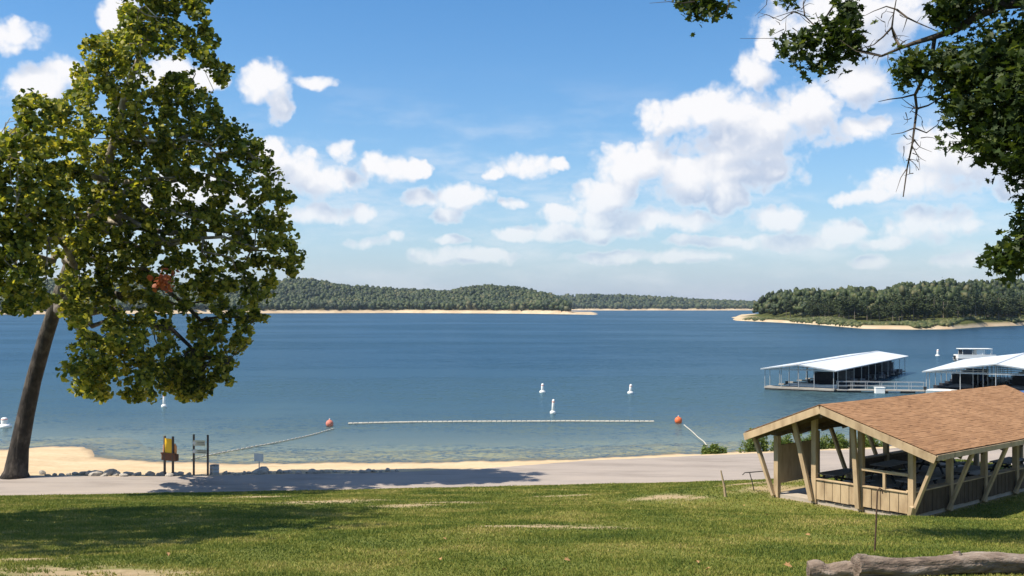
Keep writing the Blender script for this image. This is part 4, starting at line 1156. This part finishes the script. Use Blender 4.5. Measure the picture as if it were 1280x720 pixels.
for k in range(1, 10):
    y = 2.3+(47-2.6)*(k+.5)/10
    cov = ['cover_dark', 'cover_dark', 'cover_grey'][k % 3]; nm = {'cover_dark': 'black', 'cover_blue': 'navy', 'cover_grey': 'grey'}[cov]
    boat('boat under %s canvas in the %s slip along the fully visible dock' % (nm, ordn[k]), 5.6, 2.1, cov, dockp(F1, 6.55, y), -R(32)+math.pi*(k % 2 == 0), 'boats in the long dock', 'cover_dark' if k % 3 else 'cover_grey', True)
for k in range(5):
    y = 3.4+(34-2.6)*(k+.5)/7
    cov = ['cover_grey', 'cover_dark', 'cover_dark', 'cover_blue', 'cover_dark'][k]; nm = {'cover_dark': 'black', 'cover_blue': 'navy', 'cover_grey': 'grey'}[cov]
    boat('boat under %s canvas in the %s near slip of the right-hand dock' % (nm, ordn[k]), 5.2, 2.1, cov, dockp(F2, 2.6, y), -R(32)+math.pi, 'boats in the right-hand dock', 'cover_dark', k > 0)
    boat('boat under %s canvas in the %s far slip of the right-hand dock' % (nm, ordn[k]), 6.2, 2.3, cov, dockp(F2, 11.4, y), -R(32), 'boats in the right-hand dock', 'cover_dark', k > 0)
boat('long white boat lying across the end of the fully visible dock', 6.6, 2.2, 'white_paint', dockp(F1, 5.6, 3.35), -R(32), ch=.35)
boat('white boat tied at the end of the right-hand dock', 6.2, 2.2, 'white_paint', dockp(F2, 3.4, -.95), -R(32)+.05, ch=.3)
boat('boat under bright blue canvas at the far right behind the shelter roof', 6.0, 2.4, 'cover_blue', dockp(F2, 13.2, -2.4), -R(32))

def gangway():
    a = dockp(F1, 9.5, .8); b = dockp(F2, -.1, .9); d = b-a; L_ = d.length; rz = math.atan2(d.y, d.x)
    t = thing('gangway', 'floating walkway with pipe railing between the two covered docks', 'gangway', a, rz)
    MB().box((L_/2, 0, .30), (L_-.1, 1.5, .12)).build('deck', M['deck'], t)
    for k in range(3): MB().box((L_*(.2+.3*k), 0, .08), (1.6, 1.3, .3)).build('float', M['float_black'], t)
    for s in (-1, 1):
        n = 7
        for k in range(n):
            x = .15+(L_-.3)*k/(n-1); MB().tube([(x, s*.7, .3), (x, s*.7, 1.4)], [.035, .035], 6).build('rail_post', M['galv'], t)
        for z in (.85, 1.38): MB().tube([(.1, s*.7, z), (L_-.1, s*.7, z)], [.03, .03], 6).build('rail', M['galv'], t)
gangway()
def dock_box():
    p = pix(1096, 494, z=.0)
    p = dockp(F1, 9.5, .8).lerp(dockp(F2, -.1, .9), .46) + Vector((-.2, -1.4, 0))
    t = thing('dock_box', 'small white float box moored beside the walkway', 'float box', p, -.1)
    MB().box((0, 0, .35), (1.2, .8, .75)).build('body', M['white_paint'], t, bevel=.05)
    MB().box((0, 0, .77), (1.28, .88, .08)).build('lid', M['white_paint'], t, bevel=.03)
    MB().box((.66, .1, .3), (.12, .3, .5)).build('fender', M['black_plastic'], t, bevel=.03)
dock_box()

def pontoon():
    p = pix(1219, 451, z=0)
    t = thing('pontoon_boat', 'white pontoon boat with flat canopy on open water above the right-hand dock', 'boat', p, -.05)
    L_, B_ = 8.2, 2.6
    for s in (-1, 1):
        MB().tube([(-L_/2, s*.9, .18), (L_*.36, s*.9, .18), (L_*.46, s*.9, .3), (L_*.5, s*.9, .42)], [.33, .33, .24, .05], 10).build('pontoon_tube', M['galv'], t, smooth=True)
    MB().box((0, 0, .58), (L_, B_, .12)).build('deck', M['white_paint'], t)
    for s in (-1, 1): MB().box((-.1, s*(B_/2-.05), .98), (L_*.94, .05, .68)).build('side_panel', M['white_paint'], t)
    for s in (-1, 1): MB().box((s*(L_*.47-.1), 0, .98), (.05, B_-.1, .68)).build('end_panel', M['white_paint'], t)
    for x in (-3.0, -1.0, 1.1, 2.7):
        for s in (-1, 1): MB().tube([(x, s*1.15, 1.3), (x, s*1.15, 2.45)], [.04, .04], 6).build('canopy_post', M['white_paint'], t)
    MB().box((-.2, 0, 2.52), (6.4, B_+.1, .14)).build('canopy', M['white_paint'], t, bevel=.04)
    MB().box((.75, 0, 1.75), (1.7, 2.2, 1.4)).build('cabin', M['white_paint'], t, bevel=.03)
    for s in (-1, 1): MB().box((-1.9, s*1.1, 1.85), (2.2, .03, .95)).build('window', M['tinted'], t)
    MB().box((-L_/2-.1, 0, .7), (.4, .4, .8)).build('outboard_motor', M['black_plastic'], t, bevel=.04)
    MB().tube([(3.75, .8, .6), (3.75, .8, 2.4)], [.03, .02], 6).build('flag_pole', M['white_paint'], t)
pontoon()

# ------------------------------------------------------------------ buoys and float lines
def buoy(label, px, py, h=1.2, s=.95):
    p = pix(px, py, z=0)
    t = thing('marker_buoy', label, 'buoy', p, 0, 'white marker buoys')
    t.rotation_euler = (rb.uniform(-.06, .06), rb.uniform(-.06, .06), 0)
    MB().lathe([(.19*s, -.4), (.20*s, h*.55), (.19*s, h-.12), (.12*s, h), (.01, h+.03)], 14).build('body', M['white_paint'], t, smooth=True)
    MB().lathe([(.22*s, -.12), (.40*s, -.08), (.42*s, .16), (.36*s, .26), (.21*s, .30)], 14).build('collar', M['white_paint'], t, smooth=True)
    MB().lathe([(.2015*s, h*.8), (.2015*s, h*.86)], 14).build('band', M['orange'], t)
buoy('white marker buoy left of the pair beyond the float line', 678, 491)
buoy('white marker buoy right of the pair beyond the float line', 788, 492)
buoy('nearest white marker buoy, just beyond the middle of the float line', 691, 517, 1.5, .75)
buoy('slim white marker buoy under the sycamore crown', 205, 509, 1.5, .75)
buoy('tiny white marker buoy left of the pontoon boat', 1172, 445, 1.5, 1.2)
buoy('white marker buoy at the left edge behind the sycamore trunk', 6, 534, .9, 1.5)

def ball(label, px, py, mat, r=.36):
    p = pix(px, py, z=0)
    t = thing('ball_buoy', label, 'buoy', p, 0, 'round swim area buoys')
    prof = [(.02, -r*.55)] + [(r*math.cos(a), .22+r*math.sin(a)) for a in np.linspace(-1.1, 1.35, 10)] + [(.07, .22+r), (.06, .22+r+.07)]
    MB().lathe(prof, 18).build('ball', M[mat], t, smooth=True)
    MB().lathe([(.05, .22+r+.05), (.05, .22+r+.14)], 8).build('eye', M['white_paint'], t)
ball('faded red ball buoy at the left end of the float line', 412, 532.5, 'red_faded')
ball('orange ball buoy at the right end of the float line', 848, 528.5, 'orange')

def float_line(name, label, pts, n, fl, fr, sag, on=None, gap=.15):
    w = [pix(a, b, z=0.04) for a, b in pts]
    base = w[0].copy(); base.z = 0
    t = thing(name, label, 'float line', base, 0, 'swim area float lines')
    seg = [0]
    for i in range(len(w)-1): seg.append(seg[-1]+(w[i+1]-w[i]).length)
    def at(s_):
        for i in range(len(w)-1):
            if s_ <= seg[i+1] or i == len(w)-2:
                return w[i].lerp(w[i+1], (s_-seg[i])/(seg[i+1]-seg[i]))
    tot = seg[-1]; rng = random.Random(n)
    path = [at(tot*i/60)+Vector((0, sag*math.sin(i*.35)+rng.uniform(-.05, .05), 0)) for i in range(61)]
    MB().tube([p-base for p in path], [.035]*61, 5).build('rope', M['rope'], t)
    mb = MB()
    for k in range(n):
        s_ = tot*(k+.5)/n; i = s_/tot*60; j = min(int(i), 59); c = path[j].lerp(path[j+1], i-j); d = (path[j+1]-path[j]).normalized()
        l = fl*rng.uniform(.9, 1.05)
        mb.tube([c-d*l*.5-base, c-d*l*.42-base, c+d*l*.42-base, c+d*l*.5-base], [fr*.6, fr, fr, fr*.6], 8)
    o = mb.build('floats', M['rope'], t); o['kind'] = 'stuff'
float_line('float_line', 'long straight white float line across the swim area', [(435,529.5),(520,527.5),(640,526.8),(730,526.6),(818,527)], 62, .46, .10, .05)
float_line('float_line', 'slack white float line from the faded red buoy to the left beach', [(238,574),(275,566),(330,556),(380,546),(417,536)], 38, .34, .06, .12)
float_line('float_line', 'short pale float line from the orange buoy to the shrub on the bank', [(855,531),(866,540),(872,546),(880,552),(885,559)], 20, .3, .05, .03)

# ------------------------------------------------------------------ beach boards, drum, rocks
def vest_board():
    base = pix(211, 594.5, z=.86); base.z = float(gz(base.x, base.y))
    m = base.y/F
    t = thing('life_vest_board', 'yellow life jacket board with orange vests between two dark posts', 'notice board', base, -.5)
    for s in (-1, 1): MB().box((s*7.2*m, 0, 24.5*m), (.11, .11, 50*m)).build('post', M['post_dark'], t, bevel=.01)
    MB().box((0, -.02, 37*m), (13*m-.02, .05, 19*m)).build('panel', M['yellow'], t, bevel=.006)
    for s in (-1, 1):
        mb = MB().box((s*9.6*m, .09, 32.5*m), (.19, .09, 11*m)); mb.box((s*9.0*m, .09, 39*m), (.10, .07, 3*m)); mb.build('life_vest', M['vest'], t, bevel=.03)
    MB().box((0, .10, 23*m), (24*m, .30, 8.5*m)).build('vest_bin', M['brown'], t, bevel=.01)
    MB().box((0, -.075, 27.6*m), (24.4*m, .05, .10)).build('bin_rail', M['brown'], t)
vest_board()
def notice():
    base = pix(251, 594.5, z=.86); base.z = float(gz(base.x, base.y)); m = base.y/F
    t = thing('notice_board', 'open frame of two dark posts holding two pale narrow signs', 'notice board', base, -.25)
    for s in (-1, 1): MB().box((s*9.8*m, 0, 25*m), (.10, .10, 52*m)).build('post', M['post_dark'], t, bevel=.01)
    for z0, z1, x0, x1 in ((37, 44, -9.5, 7), (27.5, 32.5, -9.5, 9.3)):
        p = MB().box(((x0+x1)/2*m, -.075, (z0+z1)/2*m), ((x1-x0)*m, .03, (z1-z0)*m)).build('sign', M['sign_pale'], t, bevel=.004)
        d = MB(); cx, cz, rr = (x0+1.5)*m, (z0+z1)/2*m, .10
        ring = [(cx+rr*math.cos(a), -.094, cz+rr*math.sin(a)) for a in np.linspace(0, 2*math.pi, 16, endpoint=False)]
        d.add(ring+[(x, -.10, z) for x, y, z in ring], [tuple(range(16)), tuple(range(31, 15, -1))]+[(i, (i+1) % 16, (i+1) % 16+16, i+16) for i in range(16)]).build('badge', M['white_paint'], p)
        for k in range(2):
            MB().box(((x0+x1)/2*m+.12, -.093, (z0+z1)/2*m+.05-.10*k), ((x1-x0)*m*.62, .006, .03)).build('text_line', M['post_dark'], p)
notice()
def small_sign():
    base = pix(324, 593.5, z=.88); base.z = float(gz(base.x, base.y)); m = base.y/F
    t = thing('small_sign', 'small plain white sign on a thin post at the back of the beach', 'sign', base, -.3)
    MB().tube([(0, 0, -.1), (0, 0, 24*m)], [.035, .03], 8).build('post', M['galv'], t)
    MB().box((0, -.05, 21.5*m), (13*m, .03, 10*m)).build('panel', M['white_paint'], t, bevel=.01)
small_sign()
def drum():
    base = pix(268, 593.5, z=.87); base.z = float(gz(base.x, base.y))-.02
    t = thing('litter_drum', 'grey steel drum standing beside the open notice frame', 'drum', base)
    pr = [(.28, 0), (.29, .03), (.285, .25), (.30, .27), (.285, .29), (.285, .52), (.30, .54), (.285, .56), (.285, .78), (.30, .80), (.26, .80)]
    MB().lathe([(r*1.0, z*.78) for r, z in pr], 18).build('shell', M['drum'], t, smooth=True)
    MB().lathe([(.26, .626), (.255, .632)], 18).build('lid', M['dark_metal'], t)
drum()

def rock_mesh(seed):
    rng = np.random.default_rng(seed)
    import bmesh
    bm = bmesh.new(); bmesh.ops.create_icosphere(bm, subdivisions=2, radius=1)
    k = rng.normal(size=(5, 3)); k /= np.linalg.norm(k, axis=1)[:, None]; dd = rng.uniform(.55, .8, 5)
    for v in bm.verts:
        p = np.array(v.co)
        for n_, d_ in zip(k, dd):
            e = p@n_
            if e > d_: p = p - n_*(e-d_)
        p *= 1+rng.normal()*.03
        v.co = p
    me = bpy.data.meshes.new('rock'); bm.to_mesh(me); bm.free(); me.materials.append(M['rock']); return me
rocks = [rock_mesh(s) for s in range(7)]
rr = random.Random(12)
RX = []
x = 52
while x < 238: RX.append(x); x += rr.uniform(4.5, 11) if x > 95 or x < 75 else rr.uniform(8, 14)
RX += [282, 287, 293, 299, 305, 311, 317, 326]
x = 333
while x < 505: RX.append(x); x += rr.uniform(4, 12)
def nth(i):
    return '%d%s' % (i, 'th' if 10 <= i % 100 <= 20 else {1: 'st', 2: 'nd', 3: 'rd'}.get(i % 10, 'th'))
cnt = {}
for px_ in RX:
    big = 1.35 if (95 < px_ < 245) else (.8 if px_ < 330 else .95)
    if px_ in (326,): big = 1.7
    y = float(RFAR((px_-640)/F*62.5)) + rr.uniform(.1, .9)
    p = Vector(((px_-640)/F*y, y, 0)); s = rr.uniform(.11, .29)*big
    p.z = float(gz(p.x, p.y)) + s*.22
    zone = 'left' if px_ < 240 else ('mid' if px_ < 328 else 'right'); cnt[zone] = cnt.get(zone, 0)+1
    lab = {'left': '%s grey boulder from the sycamore trunk in the row behind the road', 'mid': '%s pale stone right of the steel drum in the row behind the road', 'right': '%s grey boulder right of the small white sign in the row behind the road'}[zone] % nth(cnt[zone])
    o = link('boulder', rocks[rr.randrange(7)], None, None, p)
    o.scale = (s*rr.uniform(.9, 1.5), s*rr.uniform(.8, 1.2), s*rr.uniform(.65, 1.0)); o.rotation_euler = (rr.uniform(-.3, .3), rr.uniform(-.3, .3), rr.uniform(0, 6.28))
    tag(o, lab, 'boulder', 'boulders lining the far side of the road')

# ------------------------------------------------------------------ shrubs on the bank
def shrub(label, px, py, wpx, hpx, seed, z=.35, leaf='shrub_leaf'):
    rng = np.random.default_rng(seed)
    base = pix(px, py, z=z); base.z = float(gz(base.x, base.y))-.05; m = base.y/F
    t = thing('shrub', label, 'shrub', base, 0, 'shrubs on the lake bank')
    n = int(60+wpx*5); p = rng.normal(size=(n, 3)); p /= np.linalg.norm(p, axis=1)[:, None]; p *= (rng.uniform(.35, 1, n)**.6)[:, None]
    p[:, 2] = np.abs(p[:, 2])
    c = p*np.array([wpx*m/2, wpx*m/3, hpx*m*.9])*(1+.3*np.sin(p[:, :1]*9+seed))
    L_ = np.repeat(c, 12, 0)+rng.normal(size=(n*12, 3))*.10
    v, f = scatter(L_, rng.uniform(.09, .19, len(L_)), QUADLEAF, rng, hang_rots(len(L_), rng, .9))
    link('foliage', mesh_np('foliage', v, f), M[leaf], t)
    for k in range(7):
        e = c[k*5]; MB().tube([(0, 0, 0), tuple(e*.5+np.array([0, 0, .08])), tuple(e)], [.02, .014, .006], 5).build('stem', M['oak_bark'], t)
shrub('small bright green shrub where the short float line meets the bank', 892, 567.5, 27, 11, 1)
for k, (px_, py_, w_, h_) in enumerate(((945, 566, 34, 26), (978, 564, 34, 22), (1012, 562, 40, 22), (1046, 560, 44, 20), (1085, 558.5, 40, 16))):
    shrub('%s leafy green shrub from the left behind the shelter' % ['first', 'second', 'third', 'fourth', 'fifth'][k], px_, py_, w_, h_, 10+k, .5)

# ------------------------------------------------------------------ small things on the lawn
def logs():
    rng = np.random.default_rng(8)
    def log(label, p0, p1, r0, r1, ends):
        base = p0.copy(); n = 70; t = thing('fallen_log', label, 'log', base, 0, 'logs on the near lawn')
        mb = MB(); d = (p1-p0); L_ = d.length; u = d.normalized(); x = u.cross(Vector((0,0,1))).normalized(); z = x.cross(u)
        K = 40; vs = []
        ph = rng.uniform(0, 6, 6)
        for i in range(n+1):
            s_ = i/n; r_ = r0+(r1-r0)*s_; c = u*(L_*s_)+Vector((0,0,.9*r_+.02*math.sin(s_*9+ph[0])))
            for k in range(K):
                a = 2*math.pi*k/K
                q = r_*(1+.10*math.sin(2*a+ph[1]+s_*2)+.06*math.sin(5*a+ph[2]+s_*4)+.015*rng.normal()+.05*math.sin(s_*17+2*a+ph[3])-.10*max(0, math.sin(9*a+ph[4]+1.5*math.sin(s_*6+ph[5])))**6+.05*math.copysign(abs(math.sin(s_*5.3+ph[0]+a))**.2, math.sin(s_*5.3+ph[0]+a+.6*math.sin(3*a))))
                vs.append(c + x*(q*math.cos(a)) + z*(q*math.sin(a)))
        fs = [(i*K+k, i*K+(k+1) % K, (i+1)*K+(k+1) % K, (i+1)*K+k) for i in range(n) for k in range(K)]
        mb.add(vs, fs).build('bark', M['log'], t, smooth=True)
        for i, nm in ((0, 'cut_end'), (n, 'cut_end')):
            e = MB(); ring = vs[i*K:(i+1)*K]; e.add(ring+[sum(ring, Vector())/K + u*(.015 if i else -.015)], [((k+1) % K, k, K) if i == 0 else (k, (k+1) % K, K) for k in range(K)]).build(nm, M['log'], t)
        if ends:
            st = u*(L_*.55)+Vector((0,0,1.7*r0)); MB().tube([st-Vector((0,0,.1)), st+x*-.05+Vector((0,0,.06))], [.07, .05], 8).build('knot', M['log'], t)
        return t
    a = hit(1069, 723); b = hit(1300, 717)
    log('long weathered log lying across the lower right corner of the lawn', a, b, .15, .15, True)
    c = hit(1010, 727); d = hit(1064, 726)
    log('short weathered log end at the left tip of the long log', c, d, .125, .13, False)
logs()
def rod():
    base = hit(1093, 690); m = base.y/F
    t = thing('garden_stake', 'thin rusty rod leaning on the lawn in front of the shelter', 'rod', base)
    p1 = Vector((5*m, .05, 76*m))
    MB().tube([(0, 0, -.1), (2.2*m, .01, 30*m), p1*1.0], [.016, .015, .013], 6).build('shaft', M['rust_metal'], t)
    MB().tube([p1, p1+Vector((3*m, 0, 3*m)), p1+Vector((6*m, 0, 1*m)), p1+Vector((6.5*m, 0, -4*m))], [.013, .012, .012, .01], 6).build('hook', M['rust_metal'], t)
rod()
def lantern_hanger():
    base = hit(943, 614); m = base.y/F
    t = thing('lantern_hanger', 'bent black lantern hanger beside the left corner of the shelter', 'hanger', base)
    MB().tube([(0, 0, -.05), (-3*m, 0, 12*m), (-6*m, 0, 23*m)], [.022, .02, .018], 6).build('leg', M['dark_metal'], t)
    MB().tube([(-15*m, 0, 20*m), (-12*m, 0, 23*m), (-4*m, 0, 23.5*m), (14*m, 0, 25*m)], [.018, .02, .022, .02], 6).build('arm', M['dark_metal'], t)
lantern_hanger()
def stake():
    base = hit(907, 621); m = base.y/F
    t = thing('wooden_stake', 'short pale leaning wooden stake on the lawn left of the shelter', 'stake', base)
    MB().tube([(0, 0, -.1), (-1.5*m, 0, 12*m), (-6*m, 0, 33*m)], [.055, .05, .025], 6).build('stick', M['wood_tan'], t)
    MB().tube([(-1.5*m, 0, 12*m), (-3*m, .05, 16*m)], [.03, .012], 6).build('snag', M['wood_tan'], t)
stake()
lm = mesh_np('fallen_leaf', OAKLEAF[0]*np.array([1, 1, 2.2]), OAKLEAF[1]); lm.materials.append(M['dry_leaf'])
for k, (px_, py_, s, lab) in enumerate(((871,707,.20,'large curled brown leaf left of the log end'),(1010,672,.16,'brown leaf on the lawn below the shelter entrance'),(709,705,.17,'brown leaf lying right of centre at the bottom of the lawn'),(630,718,.16,'brown leaf at the bottom edge left of centre'),(551,703,.14,'small brown leaf on the near lawn left of centre'),(556,677,.12,'tiny pale leaf in the middle of the lawn'),(584,678,.10,'tiny pale leaf right of another in mid lawn'),(885,716,.14,'small brown leaf just right of the large curled leaf'),(985,712,.2,'brown leaf beside the short log end'),(958,646,.16,'pale leaf on the grass before the shelter entrance'),(930,634,.14,'pale leaf on the grass left of the shelter entrance'),(210,697,.15,'brown leaf on the near lawn at the lower left'))):
    p = hit(px_, py_); o = link('fallen_leaf', lm, None, None, p+Vector((0, 0, .06)))
    s *= .62; o.scale = (s, s, s); o.rotation_euler = (rb.uniform(-.6, .6), rb.uniform(-.6, .6), rb.uniform(0, 6.28))
    tag(o, lab, 'leaf', 'fallen leaves on the lawn')

# ------------------------------------------------------------------ grass
def grass():
    rng = np.random.default_rng(77)
    n = 980000
    u = rng.uniform(0, 1, n)
    y0, y1 = 12.5, 62.0
    e = -.55                                                        # fewer, wider blades with distance
    y = (y0**(e+1) + u*(y1**(e+1)-y0**(e+1)))**(1/(e+1))
    x = rng.uniform(-.64, .72, n)*y
    dens = .5 + .5*wob(x, y, 1.7, 3.) + .35*wob(x, y, 5.1, 1.)
    k = (y < RNEAR(x)-.02) & (rng.uniform(0, 1, n) > dirt(x, y)*1.05) & (rng.uniform(0, 1, n) < .55+.5*dens)
    a = (x-PAV['c'].x)*PG.x + (y-PAV['c'].y)*PG.y; b = (x-PAV['c'].x)*PR_.x + (y-PAV['c'].y)*PR_.y
    k &= ~((np.abs(a) < 2.7) & (b > .45) & (b < 12.5))
    x, y = x[k], y[k]; n = len(x)
    z = ground_z(x, y)
    hgt = (.022+.0006*y)*rng.uniform(.5, 1.5, n)*(1+.35*wob(x, y, .9, 5.)); wd = (.005+.00042*y)*rng.uniform(.7, 1.3, n)
    an = rng.uniform(0, 2*np.pi, n); lean = rng.normal(size=(n, 2))*.5
    dx, dy = np.cos(an)*wd, np.sin(an)*wd
    V = np.empty((n, 3, 3))
    V[:, 0] = np.stack([x-dx, y-dy, z-.01], 1); V[:, 1] = np.stack([x+dx, y+dy, z-.01], 1)
    V[:, 2] = np.stack([x+lean[:, 0]*hgt, y+lean[:, 1]*hgt, z+hgt], 1)
    me = mesh_np('grass', V.reshape(-1, 3), np.arange(n*3).reshape(-1, 3))
    tag(link('grass', me, M['grass']), 'short mown green grass of the sloping lawn', 'grass', kind='stuff')
grass()

# ------------------------------------------------------------------ air
def haze():
    mb = MB().box((0, 0, 68), (9700, 9700, 154))
    m = bpy.data.materials.new('air'); m.use_nodes = True; N, L = m.node_tree.nodes, m.node_tree.links
    N.remove(N['Principled BSDF'])
    v = N.new('ShaderNodeVolumePrincipled'); v.inputs['Color'].default_value = (.62, .80, 1, 1); v.inputs['Density'].default_value = .00004; v.inputs['Anisotropy'].default_value = .2
    L.new(v.outputs[0], N['Material Output'].inputs['Volume'])
    o = mb.build('haze', m); o['kind'] = 'stuff'
haze()
